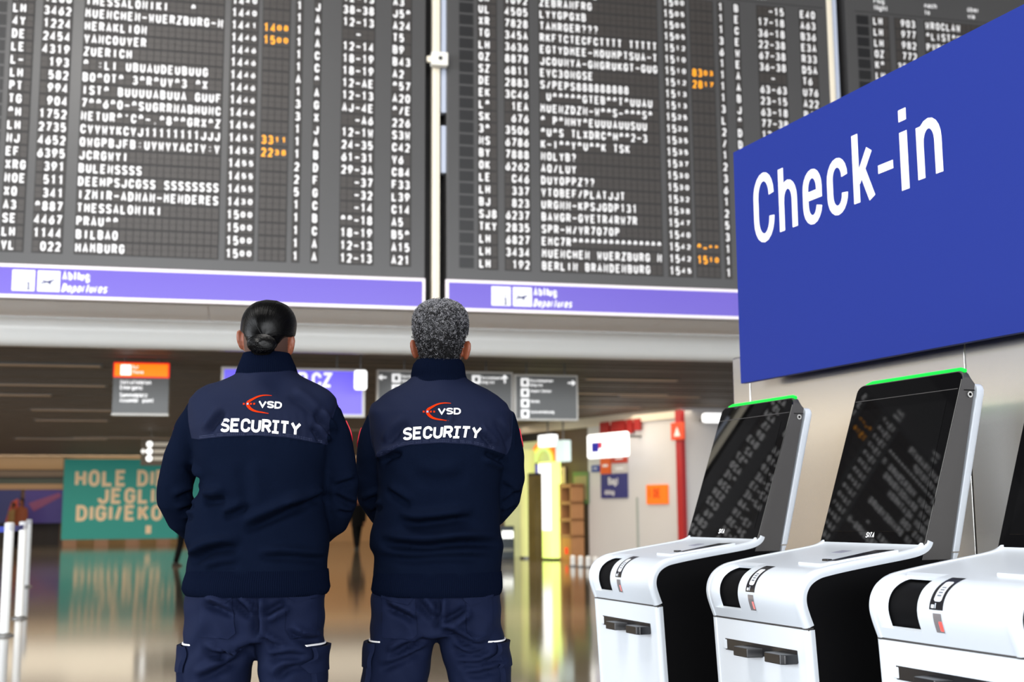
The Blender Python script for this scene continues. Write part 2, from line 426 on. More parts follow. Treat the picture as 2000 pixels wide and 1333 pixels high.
# ------------------------------------------------------------------ split-flap departure boards
M_case = mat('board_grey', srgb(72, 71, 71), .34, noise=.06, nscale=1.5)
M_cell = mat('flap_cell', srgb(56, 51, 48), .45)
M_cellgap = mat('flap_gap', srgb(36, 34, 33), .6)
M_blackflap = mat('blank_flap', srgb(20, 20, 22), .4)
M_white = mat('white_letter', srgb(246, 244, 243), .5)
M_orange = mat('orange_letter', srgb(255, 170, 20), .5, emit=srgb(255, 150, 0), estr=.25)
M_stripframe = mat('strip_frame', srgb(246, 236, 240), .3)
M_strip = mat('strip_violet', srgb(100, 84, 182), .2, emit=srgb(118, 96, 215), estr=.08)
M_icon = mat('icon_white', srgb(252, 252, 253), .4)
M_iconink = mat('icon_ink', srgb(40, 45, 110), .5)
PITCH_R, Z0, CELL = .1335, 3.735, .068
# columns: (start, number of cells), measured from the board's left edge
COLS = dict(code=(.343, 3), num=(.632, 4), dest=(1.022, 20), time=(2.454, 4), late=(2.777, 4), term=(3.113, 1), hallc=(3.303, 1), desk=(3.592, 5), gate=(4.117, 3))
B1 = """VL|  022|HAMBURG|1500||1|A|12-13|A21
LH|1144|BILBAO|1500||1|A|12-13|A15
SE|4467|PRAU^^|1500||1|C|18-19|B5^
A3|^887|THESSALONIKI|1500||1|B|^^-18|A5
XQ| 341|IZMIR-ADNAN-MENDERES|1430||1|C|  -14|C14
NOE| 511|DEEHPSJCGSS SSSSSSSS|1455||5|G|  -32|L39
XRG| 391|BULENSSSS|1455||2|F|  -37|F33
EF|6395|JCRGWYI|1455||2|D|29-3A|C84
NJ|4652|QWGPBJFB:UVWVYACTV:V|1453|2238|1|B|61-31|V6
LH|2735|CVVWYKCVJ11111111JJJ|1451|3311|1|A|24-35|C42
^H|1752|NETUR^'C^-.^8^^GRX^Z|1456||1|J|12-1W|S3W
TG| 904|7^^6^0-^SUGRRNABHUNC|1446||3|X|  -A6|226
PT| 994|IST^ BUUUUABUUA GUUF|1446||3|G|AJ-4E|^/E
LH| 582|BO^OT^ 3^R^UV^3 ^X|1446||1|A|12-13|A20
L-| 193|^ :LI UBUAUDEUBUUG|1446||A|^|12-AE|^57
LE|4319|ZUERICH|1446||1|C|18-19|A2
DE|2454|VANCOUVER|1446||1|C|18-19|B43
4Y|1224|HERAKLION|1446|1500|1|A|12-14|B9
LH|3462|MUENCHEN-WUERZBURG-N|1441|1408|1|A|  -  |T5
LH|1286|THESSALONIKI   ^|1440||1|A|12-13|A24
OS| 128|WIEN|1440||1|J|38-38|J5^
LH| 180|BERLIN BRANDENBURG|1440||3|A|12-13|A3
AF|1019|PARIS CDG|1435||2|D|24-31|D7
LH| 906|LONDON HEATHROW|1430||1|B|12-13|B44""".split('\n')
B2 = """LH| 192|BERLIN BRANDENBURG|1545||1|A|12-13|A18
LH|3434|MUENCHEN WUERZBURG N|1542|1510|1|A|12-13|A26
LH|6827|EMC7R^^^^^^^^^^^^^^^|1542|^-^^|1|B|12-13|B22
TKY|2835|SPR-H/VR7070P|1540||3|C|31-33|C12
SJ8|6237|BAWGR-GVETR4RW7R|1547||5|D|22-19|D4
BJ| 823|URGNN-KPSJGDP131|1538||2|E|40-42|E3
LH| 337|VTOBEF/PLATJJT|1532||1|A|12-13|A9
LE| C46|DUYOPPZ??|1530||6|B|17-18|B7
OK|6262|AQ/LUY|1530||3|E|12-13|E6
BY|7888|NOLYB?|1537||2|K|63-33|E22
NS|6786|K-I^^Y^U^^K TSK|1535||1|N|12-13|B12
3^|3506|^U^S TLXDRC^H^^2-3|1535||/|D|A2-13|C3
SK| 676|^ P^NHY^EUUUAUUSUU|1528||2|D|12-19|A31
L^| 1EA|MUENZDZN-W^^S-^^^S^|1525||L|^|77-38|9A6
EK|3C46| U^^^^^GTEB^^T^UUAU|1513||3|J|63-18|B42
DE|2883|S/PEPS888888888|1513||1|B|23-15|A22
SZ|6811|EVC3ONGSE|1512|2817|1|A|63-63|U76
QZ|8878|JCOUNYA-GNGRUKGT-GUG|1510|8303|1|A|  -  |T6
LH|3636|EGTYDMEE-MOUMPTSUA-T|1510||1|E|36-38|D5A
TG|345A|RKFTCTECFCTTTT TTTTT|1512||6|W|67-38|R33
XR|7828|TAMRGER???|1505||3|E|22-38|E3A
UL|4505|LYYGPGXB|1505||1|C|36-18|B36
JR|1692|ZEBRANFRG|1505||1|E|17-18|A63
LX|2007|COURBEVOIE|1500||1|B|  -15|E40""".split('\n')
B3 = """LH| 101|MUENCHEN|1620||1|A|12-13|A11
LH| 982|DUBLIN|1620||1|B|12-13|B24
OZ| 542|SEOUL|1620||2|D|22-24|D8
LH| 772|BANGKOK|1615||1|B|12-13|B46
UA|3512|CHICAGO|1615||1|B|18-19|B28
LH|3552|LINZ|1610||1|A|12-13|A19
LH| 116|STUTTGART|1610||1|A|12-13|A4
LX|1075|ZUERICH|1605||1|A|12-13|A7
LH|1134|MADRID|1605||1|A|12-13|A23
TP| 579|LISBOA|1600||2|D|30-31|D2
LH| 238|ROMA|1600||1|A|12-13|A33
KL|1770|AMSTERDAM|1600||2|D|28-29|D20
LH|1408|PRAG|1555||1|A|12-13|A40
LH| 834|STOCKHOLM|1555||1|A|12-13|A16
BA| 907|LONDON|1555||2|E|33-35|E9
LH| 066|BREMEN|1550||1|A|12-13|A2
LH| 354|HANNOVER|1550||1|A|12-13|A3
LH|3232|OSLO|1550||1|A|12-13|A12
LH|2222|NIZZA|1550||1|A|12-13|A5
K^|3552|^^SKZ|1549||1|A|12-13|A8
OZ| 772|U^EKYV|1548||1|A|12-13|A6
LH| 982|PVB^I7Z|1546||1|A|12-13|A2
LH| 977|^LIST^W|1545||1|A|12-13|A1
LH| 903|WROCLAW|1545||1|B|12-13|B5""".split('\n')

def flap_row(text, i, parent):
    """one row of split-flap cells with its letters; x from the board's left edge, y = 0 board face"""
    z = Z0 + i * PITCH_R; h = .093
    mb = MB()
    mb.m = 5; mb.box(.13, 4.34, -.0008, .0, z - .0667, z + .0667)
    fields = text.split('|')
    mb.m = 3; mb.box(.137, .289, -.006, .0, z - .055, z + .055)
    lets = []
    for (key, (x0, n)), s in zip(COLS.items(), fields):
        mb.m = 1; mb.box(x0 - .008, x0 + n * CELL + .006, -.003, 0, z - .0667, z + .0667)
        mb.m = 0
        for k in range(n):
            xa, xb = x0 + k * CELL + .001, x0 + (k + 1) * CELL - .007
            mb.box(xa, xb, -.007, -.003, z + .0015, z + .056); mb.box(xa, xb, -.007, -.003, z - .056, z - .0015)
        if key == 'num': s = s.strip().rjust(n)
        if key in ('dest', 'code', 'gate', 'desk', 'time', 'late', 'term', 'hallc'): s = s[:n]
        for k, ch in enumerate(s):
            if ch == ' ': continue
            small = key in ('time', 'late') and k >= 2
            hh = h * (.62 if small else 1); ww = .050 * (.86 if small else 1)
            V, Fc, _ = text2d(ch, hh, ww, .0170 if not small else .014, 0, mono=CELL)
            zb = z - h / 2 + (h - hh) * (.62 if small else 0)
            xo = x0 + k * CELL + .0055
            mb.m = 4 if key == 'late' else 2
            mb.add([(xo + a, -.0078, zb + b_) for a, b_ in V], Fc)
    return link_mesh('flap_row', mb.v, mb.f, [M_cell, M_cellgap, M_white, M_blackflap, M_orange, M_case], parent, mb.mi)

def departure_board(s, label, rows, strip=True):
    t = thing('departure_board', label, 'departure board', hall(s, 0, 0), HALL_ROT, 'split-flap departure boards over the hall')
    W = 4.475
    mb = MB(); mb.box(0, W, 0, .26, 3.555, 7.75)
    mb.build('casing', M_case, t, bevel=.012)
    for i, r in enumerate(rows): flap_row(r, i, t)
    mb = MB()                                     # header line and column heads
    mb.box(.12, W - .06, -.004, 0, Z0 + 24 * PITCH_R - .035, Z0 + 24 * PITCH_R - .028)
    mb.build('header_rule', M_cellgap, t)
    for x, lines in ((.37, ('Flug', 'flight')), (1.03, ('nach', 'to')), (1.60, ('\u00fcber', 'via')), (2.45, ('Zeit', 'time')), (3.55, ('Schalter', 'desk')), (4.11, ('Gate',))):
        mb = MB()
        for k, tx in enumerate(lines):
            V, Fc, _ = text2d(tx, .062, .034, .011, .009)
            zb = Z0 + 24 * PITCH_R + .09 - k * .085
            mb.add([(x + a, -.003, zb + b_) for a, b_ in V], Fc)
        mb.build('column_heading', M_white, t)
    f = MB(); f.box(-.012, W + .0, -.03, .02, 3.215, 3.55)
    fr = f.build('strip_frame', M_stripframe, t, bevel=.008)
    f = MB(); f.box(.02, W - .035, -.036, -.03, 3.25, 3.515); f.build('sign_strip', M_strip, fr)
    for x0, kind in ((.47, 'info'), (.70, 'plane')):
        f = MB(); f.box(x0, x0 + .205, -.042, -.036, 3.283, 3.487)
        ic = f.build('pictogram', M_icon, fr, bevel=.004)
        g = MB()
        if kind == 'info':
            cx = x0 + .15
            g.box(cx - .008, cx + .008, -.0445, -.0422, 3.30, 3.37); g.box(cx - .018, cx + .018, -.0445, -.0422, 3.295, 3.305)
            g.box(cx - .016, cx, -.0445, -.0422, 3.362, 3.372); g.box(cx - .008, cx + .008, -.0445, -.0422, 3.385, 3.40)
        else:
            c = (x0 + .1, 3.375)
            for pl, th in (([(-.07, -.012), (-.02, 0), (.055, .024)], .016), ([(-.06, .022), (0, -.002), (.02, -.03)], .012), ([(-.01, 0), (.03, -.0)], .02)):
                V, Fc = [], []; stroke([(c[0] + a, c[1] + b_) for a, b_ in pl], th, V, Fc)
                g.add([(a, -.0436, b_) for a, b_ in V], Fc)
        g.build('pictogram_mark', M_iconink, fr)
    g = MB()
    V, Fc, _ = text2d('Abflug', .088, .042, .017, .0095); g.add([(.925 + a, -.038, 3.402 + b_) for a, b_ in V], Fc)
    V, Fc, _ = text2d('Departures', .084, .038, .014, .008, slant=.2); g.add([(.92 + a, -.038, 3.285 + b_) for a, b_ in V], Fc)
    g.build('strip_lettering', M_icon, fr)
    return t
departure_board(.118 - 4.70, 'dark split-flap departure board above the bun-haired guard', B1)
departure_board(.118, 'middle dark split-flap departure board above the grey-haired guard', B2)
departure_board(.118 + 4.70, 'partly hidden departure board behind the upper edge of the blue sign', B3)
departure_board(.118 - 9.40, 'dark departure board farthest from the blue sign, mirrored in the kiosk screens', B1[5:] + B2[:5])

# small white box on the post between the boards
t = thing('alarm_box', 'small white box clamped to the cream post between the boards', 'alarm box', hall(.02, -.03, 5.9), HALL_ROT)
mb = MB(); mb.box(-.085, .095, -.10, 0, -.075, .075); mb.build('housing', mat('box_cream', srgb(240, 236, 224), .4), t, bevel=.015)
mb = MB(); mb.tube([(.01, -.1, 0), (.01, -.108, 0)], .022, 16); mb.build('lens', mat('lens_dark', srgb(60, 60, 62), .2), t)
mb = MB(); mb.box(-.125, -.085, -.06, -.02, -.03, .03); mb.build('bracket', M_cream, t)
# ------------------------------------------------------------------ check-in kiosks, stainless partition, blue sign
_k = math.radians(-21.6)
KU = np.array([math.sin(_k), math.cos(_k), 0]); KV = np.array([math.cos(_k), -math.sin(_k), 0])
KROT = math.atan2(-KU[1], -KU[0])
KR = np.array([0.5246, 4.5628, 0.0])                     # front right seam corner of the farthest kiosk, on the floor
M_kwhite = mat('kiosk_white', srgb(206, 213, 221), .28, noise=.015, nscale=3)
M_kblack = mat('kiosk_black', srgb(5, 5, 7), .7, spec=.12)
M_kchar = mat('kiosk_charcoal', srgb(62, 60, 60), .45, bump=.15, bscale=900)
M_glass = mat('screen_glass', srgb(2, 2, 3), .015, spec=.6)
M_disp = mat('display_dark', srgb(5, 5, 6), .02, spec=.6)
M_green = mat('green_light', srgb(5, 90, 25), .4, emit=(0.0, 1.0, .055, 1), estr=.85)
M_red = mat('red_light', srgb(200, 30, 30), .4, emit=(1.0, .06, .05, 1), estr=1.6)
M_redoff = mat('pink_light', srgb(205, 120, 120), .3, emit=(1.0, .25, .22, 1), estr=.25)
M_slot = mat('slot_plastic', srgb(24, 24, 27), .3)
M_seam = mat('seam_grey', srgb(60, 58, 58), .6)  # plain dark grey of the joint under the top cover
W2 = .27
NOSE = catmull([(0, .806), (-.013, .840), (-.0215, .868), (-.0235, .892), (-.018, .917), (-.004, .940), (.015, .956), (.037, .967), (.065, .975),
                (.14, .988), (.25, 1.004), (.33, 1.015), (.38, 1.0225), (.413, 1.0295), (.434, 1.038), (.445, 1.047), (.4485, 1.055)], 6)
def prof_normals(P):
    N = []
    for i in range(len(P)):
        d = P[min(i + 1, len(P) - 1)] - P[max(i - 1, 0)]; d = d / np.linalg.norm(d)
        N.append(np.array([-d[1], d[0]]))
    return N
NN = prof_normals(NOSE)
def pi_z(z): return min(range(40), key=lambda i: abs(NOSE[i][1] - z))          # index on the front of the nose
def pi_y(y): return min(range(30, len(NOSE)), key=lambda i: abs(NOSE[i][0] - y))
def npt(i, x, off): p = NOSE[i] + NN[i] * off; return (x, p[0], p[1])

def ribbon(mb, P, N, th, r=.015, hole=None, xs=()):
    ed = [(r * (1 - math.cos(a)), -r * (1 - math.sin(a))) for a in np.linspace(0, math.pi / 2, 6)]
    lip = .0035
    cr = [(-W2, -th)] + [(-W2 + p, q + lip) for p, q in ed] + [(-W2 + .024, lip), (-W2 + .0265, 0)] + [(x, 0) for x in xs] + [(W2 - .0265, 0), (W2 - .024, lip)] + [(W2 - p, q + lip) for p, q in ed[::-1]] + [(W2, -th)]
    n = len(cr); vs = [(x, *(P[i] + N[i] * o)) for i in range(len(P)) for x, o in cr]; fs = []
    for i in range(len(P) - 1):
        for j in range(n - 1):
            if hole and hole[2] <= i < hole[3] and hole[0] - 1e-6 <= cr[j][0] and cr[j + 1][0] <= hole[1] + 1e-6 and cr[j][1] == 0 and cr[j + 1][1] == 0: continue
            fs.append([i * n + j, i * n + j + 1, (i + 1) * n + j + 1, (i + 1) * n + j])
    k = (len(P) - 1) * n
    fs.append(list(range(n))[::-1]); fs.append([k + j for j in range(n)])
    for i in range(len(P) - 1): fs.append([i * n, (i + 1) * n, (i + 1) * n + n - 1, i * n + n - 1])
    mb.add(vs, fs)
def patch(mb, x0, x1, i0, i1, off, nx=2, rnd=False):
    rows = []
    for i in range(i0, i1 + 1):
        a, b = x0, x1
        if rnd and i in (i0, i1): a, b = x0 + (x1 - x0) * .18, x1 - (x1 - x0) * .18
        rows.append([npt(i, a + (b - a) * k / (nx - 1), off) for k in range(nx)])
    mb.loft(rows, cap=False, closed=False)

def rrect(x0, x1, s0, s1, r, n=5):
    """outline with the two upper corners rounded"""
    out = [(x0, s0), (x1, s0)]
    out += [(x1 - r + r * math.cos(math.radians(a)), s1 - r + r * math.sin(math.radians(a))) for a in np.linspace(0, 90, n)]
    out += [(x0 + r - r * math.cos(math.radians(a)), s1 - r + r * math.sin(math.radians(a))) for a in np.linspace(90, 0, n)]
    return out
LEAN = math.atan((.634 - .445) / (1.591 - 1.05)); SL = math.hypot(.634 - .445, 1.591 - 1.05)
def on_screen(x, s, off=0.0):            # s runs up the screen plane, off points out of the glass
    return (x, .445 + s * math.sin(LEAN) - off * math.cos(LEAN), 1.05 + s * math.cos(LEAN) + off * math.sin(LEAN))

def make_kiosk(label, glow):
    t = thing('check_in_kiosk', label, 'self-service kiosk', (0, 0, 0), KROT, 'row of self-service check-in kiosks')
    # lower front panel
    P = [np.array(p) for p in ((.042, .07), (.021, .45), (.0005, .800))]; mb = MB()
    ribbon(mb, P, prof_normals(P), .022)
    fp = mb.build('front_panel', M_kwhite, t, smooth=True, sharp=40)
    def fy(z): return .0005 + (.8 - z) * .057
    mb = MB(); mb.prism([(fy(.737) - .001, .737), (fy(.737) + .03, .737), (fy(.700) + .03, .700), (fy(.700) - .002, .700)], 'x', -.200, .205)
    sl = mb.build('ticket_slot', M_slot, fp, bevel=.002)
    for xa, xb, name in ((-.075, .020, 'output_tray'), (.105, .205, 'output_tray')):
        mb = MB()
        y0 = fy(.715); poly = [(xa, y0), (xb, y0), (xb, y0 - .045), (xb - .012, y0 - .056), (xa + .006, y0 - .056), (xa, y0 - .05)]
        if xb < .1: poly = [(xa, y0), (xb, y0), (xb - .012, y0 - .052), (xa + .004, y0 - .052)]
        mb.prism(poly, 'z', .697, .726); mb.build(name, M_slot, sl, bevel=.003)
    mb = MB(); mb.box(-.212, -.188, fy(.72) - .003, fy(.72) + .004, .703, .734); mb.build('slot_cheek', M_kwhite, sl, bevel=.003)
    # rounded top cover with the D-shaped outlet
    i0, i1 = pi_z(.832), pi_y(.088); xL, xR = -.232, -.070
    mb = MB(); ribbon(mb, NOSE, NN, .022, hole=(xL, xR, i0, i1), xs=(xL, xR, -.01, .1))
    top = mb.build('top_cover', M_kwhite, t, smooth=True, sharp=40)
    rim = MB(); j1 = i1 - 2; xin = xL + .030; dp = -.014
    rim.loft([[npt(i, xL, 0) for i in range(i0, i1 + 1)], [npt(min(i, j1), xL + .018, dp * .3) for i in range(i0, i1 + 1)], [npt(min(i, j1), xin, dp) for i in range(i0, i1 + 1)]], cap=False, closed=False)
    rim.loft([[npt(i1, x, 0) for x in (xL, xR)], [npt(j1, x, dp * .3) for x in (xL + .018, xR)], [npt(j1, x, dp) for x in (xin, xR)]], cap=False, closed=False)
    rim.loft([[npt(i0, x, 0) for x in (xL, xR)], [npt(i0, x, dp) for x in (xin, xR)]], cap=False, closed=False)
    rim.loft([[npt(i, xR, 0) for i in range(i0, j1 + 1)], [npt(i, xR, dp) for i in range(i0, j1 + 1)]], cap=False, closed=False)
    rim.build('outlet_rim', M_kwhite, top, smooth=True, sharp=60)
    cav = MB()
    edge = [npt(i, 0, dp) for i in range(i0, j1 + 1)]; poly = [(p[1], p[2]) for p in edge]
    back = [(.13, poly[-1][1]), (.13, poly[0][1])]
    full = poly + back
    cav.add([(xin, *p) for p in full], [list(range(len(full)))]); cav.add([(xR, *p) for p in full], [list(range(len(full)))])
    for a, b in ((poly[-1], back[0]), (back[0], back[1]), (back[1], poly[0])):
        cav.quad((xin, *a), (xR, *a), (xR, *b), (xin, *b))
    ob = cav.build('outlet_recess', M_kblack, top)
    mb = MB(); mb.box(-.105, -.078, .03, .06, .90, .93); mb.box(-.098, -.084, .024, .03, .907, .923); mb.build('outlet_sensor', mat('sensor_grey', srgb(70, 72, 78), .3), top, bevel=.003)
    # label strip with its pill and pictogram
    a, b = pi_z(.896), pi_y(.058); mb = MB(); patch(mb, -.024, .026, a, b, .0008); ls = mb.build('label_strip', M_slot, top, smooth=True)
    c0, c1 = pi_z(.919), pi_y(.030)
    mb = MB(); patch(mb, -.011, .017, c0, c1, .0016, rnd=True); mb.build('label_pill', mat('pill_grey', srgb(212, 216, 222), .4), ls, smooth=True)
    mb = MB(); mid = (c0 + c1) // 2
    for k in range(4):
        patch(mb, -.004, .011, c0 + 3 + k * 2, c0 + 4 + k * 2, .0022)
    mb.build('label_mark', mat('label_ink', srgb(105, 112, 122), .5), ls)
    mb = MB(); patch(mb, -.017, -.006, a + 1, a + 3, .0016); patch(mb, -.003, .000, a + 1, a + 4, .0016); mb.build('label_arrow', M_kwhite, ls)
    # bar-code reader with its red glow
    s0, s1 = pi_z(.838), pi_z(.892)
    mb = MB(); patch(mb, -.040, .022, s0 - 1, s1 + 0, .0006, rnd=True); sc = mb.build('scanner_bezel', M_kwhite, top, smooth=True)
    mb = MB(); patch(mb, -.010, .020, s0, s1 - 1, .0014); mb.build('barcode_reader', mat('reader_glass', srgb(120, 116, 118), .15), sc)
    mb = MB(); patch(mb, .009, .019, s0 + 1, s0 + 6, .0022); mb.build('scanner_light', M_red if glow > .5 else M_redoff, sc)
    # document reader on the deck
    dy, dz = math.cos(math.atan(.152)), math.sin(math.atan(.152))
    def dk(x, y, h): return (x, y, .974 + (y - .06) * .152 + h)
    mb = MB()
    poly = [(.085, .10), (.215, .093), (.262, .345), (.135, .342)]
    lo = [dk(x, y, -.004) for x, y in poly]; hi = [dk(x, y, .010) for x, y in poly]
    mb.loft([lo, hi]); dr = mb.build('document_reader', M_kwhite, top, bevel=.003)
    mb = MB(); poly = [(.195, .14), (.222, .14), (.252, .335), (.182, .32)]
    mb.loft([[dk(x, y, .006) for x, y in poly], [dk(x, y, .0112) for x, y in poly]]); mb.build('reader_glass', M_slot, dr)
    mb = MB(); mb.box(.17, .20, .128, .145, dk(0, .136, .008)[2], dk(0, .136, .0155)[2]); mb.build('reader_catch', M_slot, dr, bevel=.002)
    mb = MB(); mb.loft([[dk(x, y, .0004) for x, y in ((-.02, .30), (.03, .30), (.03, .345), (-.02, .345))], [dk(x, y, .0009) for x, y in ((-.02, .30), (.03, .30), (.03, .345), (-.02, .345))]])
    mb.build('deck_marking', mat('deck_grey', srgb(150, 152, 170), .4), top)
    # black body
    inner = [NOSE[i] + NN[i] * -.0215 for i in range(0, len(NOSE))]
    fin = [(.064, .07), (.043, .45), (.0225, .800)]
    poly = fin + [tuple(p) for p in inner if p[0] < .452] + [(.466, 1.03), (.53, .93), (.50, .82), (.49, .07)]
    mb = MB(); mb.prism(poly, 'x', -W2 + .004, W2 - .004); mb.build('side_body', M_kblack, t, bevel=.002)
    mb = MB(); mb.box(-W2 + .02, W2 - .02, .07, .47, 0, .07); mb.build('plinth', M_kblack, t)
    mb = MB(); mb.box(-W2 + .002, W2 - .002, .002, .02, .7985, .8075); mb.build('seam', M_seam, t)
    # screen head
    mb = MB()
    o = rrect(-W2 + .003, W2 - .003, -.06, SL - .002, .028)
    def ring(off, top_cut, inset, lean_th):
        out = []
        for x, s in o:
            f = min(s, SL - top_cut); d = off + (0.0 if not lean_th else (.105 - .055 * f / SL))
            p = on_screen(x * (1 - inset), f); out.append((p[0], p[1] + d, p[2]))
        return out
    mb.loft([ring(.0, 0, 0, False), ring(.018, 0.0, 0, False), ring(.024, .012, 0, False), ring(0, .050, 0, True)])
    hd = mb.build('screen_head', M_kchar, t, bevel=.003)
    mb = MB(); oo = rrect(-W2 + .004, W2 - .004, -.014, SL - .008, .026)
    mb.loft([[on_screen(x, s, .001) for x, s in oo], [on_screen(x, s, .0042) for x, s in oo]])
    gl = mb.build('screen_glass', M_glass, hd)
    oo = [(-W2 + .040, .026), (W2 - .040, .030), (W2 - .05, .470), (-W2 + .040, .470)]
    mb = MB(); mb.loft([[on_screen(x, s, .0042) for x, s in oo], [on_screen(x, s, .0049) for x, s in oo]]); mb.build('display', M_disp, gl)
    mb = MB(); mb.loft([[on_screen(x, s, .0042) for x, s in ((-W2 + .01, .505), (W2 - .01, .505), (W2 - .01, .5075), (-W2 + .01, .5075))], [on_screen(x, s, .005) for x, s in ((-W2 + .01, .505), (W2 - .01, .505), (W2 - .01, .5075), (-W2 + .01, .5075))]])
    mb.build('camera_band_line', M_kchar, gl)
    mb = MB(); V, Fc, wd = text2d('SITA', .019, .0115, .0036, .0016, slant=.12)
    mb.add([on_screen(a - wd / 2 - .004, .006 + b_, .0052) for a, b_ in V], Fc); mb.build('maker_lettering', M_icon, gl)
    mb = MB(); pts = [on_screen(-.232, SL - .001, -.006), on_screen(-.20, SL + .004, -.004), on_screen(.245, SL + .004, -.004), on_screen(.262, SL - .001, -.008)]
    mb.tube(pts, [.005, .0065, .0065, .006], 10); mb.build('light_bar', M_green, hd, smooth=True)
    y_, z_ = on_screen(0, SL - .085)[1:]
    mb = MB(); mb.tube([(W2 - .002, y_ + .040, z_), (W2 + .0018, y_ + .040, z_)], .010, 16); sc_ = mb.build('cable_lock', mat('lock_steel', srgb(150, 150, 150), .3, metal=.8), hd)
    mb = MB(); mb.tube([(W2 + .0005, y_ + .040, z_), (W2 + .0026, y_ + .040, z_)], .005, 12); mb.build('lock_hole', M_kblack, sc_)
    mb = MB(); a_ = on_screen(0, SL - .062)
    mb.box(W2 - .003, W2 + .0008, a_[1] + .012, a_[1] + .052, a_[2] - .009, a_[2] - .0065); mb.build('cap_joint', M_kblack, hd)
    # white back shell
    def shell(z): f = (z - 1.0) / (1.548 - 1.0); return .548 + f * (.690 - .548), .566 + f * (.713 - .566)
    out = rrect(-W2, W2, 1.017, 1.549, .03)
    mb = MB(); mb.loft([[(x, shell(z)[0] - .006, z) for x, z in out], [(x, shell(z)[1] - .004, z) for x, z in out], [(x * .985, shell(z)[1] + .002, z - .004 * (z > 1.3)) for x, z in out]])
    bs = mb.build('back_shell', M_kwhite, t, bevel=.003)
    oo_ = rrect(-W2 + .012, W2 - .012, 1.03, 1.53, .025)
    mb = MB(); mb.loft([[(x, shell(z)[1] - .002, z) for x, z in oo_], [(x, shell(z)[1] + .004, z) for x, z in oo_]]); mb.build('dark_back_plate', M_kblack, bs)  # unseen dark plate added to keep the white shell out of steel reflections
    mb = MB(); mb.prism([(.485, .07), (.525, .07), (.53, .82), (.560, 1.0), (.568, 1.0145), (.549, 1.0145), (.535, .95), (.50, .82)], 'x', -W2, W2)
    mb.build('lower_back_panel', M_kwhite, t, bevel=.003)
    return t
def place_kiosk(o, du, dv):
    p = KR + KU * (du + W2) + KV * dv; o.location = (p[0], p[1], 0)
k1 = make_kiosk('farthest white kiosk, nearest to the free end of the steel partition', 0); place_kiosk(k1, 0, 0)
k2 = make_kiosk('middle white kiosk, whose screen mirrors rows of board letters', .4); place_kiosk(k2, -.970, -.025)
k3 = make_kiosk('nearest white kiosk, only partly in view, with the brightest red scanner light', 1); place_kiosk(k3, -1.775, .010)

# stainless partition behind the kiosks
def kpt(u_, v_, z): return KR + KU * u_ + KV * v_ + np.array([0, 0, z])
def steel_mat():
    m = mat('brushed_steel', srgb(186, 184, 180), .26, metal=.93, noise=.05, nscale=40, stretch=(6, 6, .12))
    t = m.node_tree; b = t.nodes['Principled BSDF']; tg = t.nodes.new('ShaderNodeCombineXYZ'); tg.inputs[0].default_value = KU[0]; tg.inputs[1].default_value = KU[1]
    t.links.new(tg.outputs[0], b.inputs['Tangent']); b.inputs['Anisotropic'].default_value = .7; b.inputs['Anisotropic Rotation'].default_value = 0.0
    return m
M_steel = steel_mat()
KWALL = thing('steel_partition', 'brushed stainless steel partition behind the row of kiosks', 'partition wall', kpt(0, 1.20, 0), KROT)
joints = [1.36, .95 + .0, -.56, -2.07, -3.2]
joints = [1.376, 1.205, -.315, -1.835, -3.3]
for a, b in zip(joints[:-1], joints[1:]):
    mb = MB(); mb.box(-a + .004, -b - .004, 0, .045, .03, 1.93)
    mb.build('steel_panel', M_steel, KWALL, bevel=.012 if a == joints[0] else .003)
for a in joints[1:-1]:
    mb = MB(); mb.box(-a - .004, -a + .004, .012, .03, 1.45, 1.93); mb.build('painted_gap', M_icon, KWALL)  # white strip stands in for light showing through the panel gap
    mb = MB(); mb.box(-a - .004, -a + .004, .012, .03, .03, 1.45); mb.build('painted_gap', M_kblack, KWALL)  # black strip stands in for the unlit lower part of the gap
mb = MB(); mb.box(-1.32, 3.2, .01, .06, 0, .03); mb.build('base_rail', M_kblack, KWALL)

t = thing('check_in_sign', 'large blue sign with white check-in lettering above the kiosks', 'sign', kpt(0, 1.06, 0), KROT)
M_signblue = mat('sign_blue', srgb(26, 43, 122), .5, spec=.2, noise=.02, nscale=120)
mb = MB(); mb.box(-1.072, 3.1, 0, .03, 1.762, 2.928); pn = mb.build('panel', M_signblue, t, bevel=.002)
mb = MB(); mb.box(-1.03, 3.06, .03, .135, 1.80, 2.90); mb.build('mounting_frame', M_kblack, t)
mb = MB()
def put(ch, x, wd, h=.34, z=2.415, t_=.041):
    for k, pl in enumerate(GL[ch]):
        V, Fc = [], []; stroke([(x + t_ / 2 + p[0] * (wd - t_), z + t_ / 2 + p[1] * (h - t_)) for p in pl], t_, V, Fc); mb.add([(a, -.0012 - .0003 * k, b_) for a, b_ in V], Fc)
def put_i(x):
    mb.quad((x, -.0012, 2.418), (x + .046, -.0012, 2.418), (x + .046, -.0012, 2.658), (x, -.0012, 2.658))
    mb.quad((x, -.0012, 2.703), (x + .046, -.0012, 2.703), (x + .046, -.0012, 2.752), (x, -.0012, 2.752))
put('C', -.901, .172); put('h', -.688, .144); put('e', -.498, .142); put('c', -.316, .144); put('k', -.133, .142)
mb.quad((.033, -.0012, 2.525), (.127, -.0012, 2.525), (.127, -.0012, 2.56), (.033, -.0012, 2.56))
put_i(.173); put('n', .272, .143)
mb.build('lettering', M_icon, pn)
for x in (-.9, .6, 2.1):
    pass
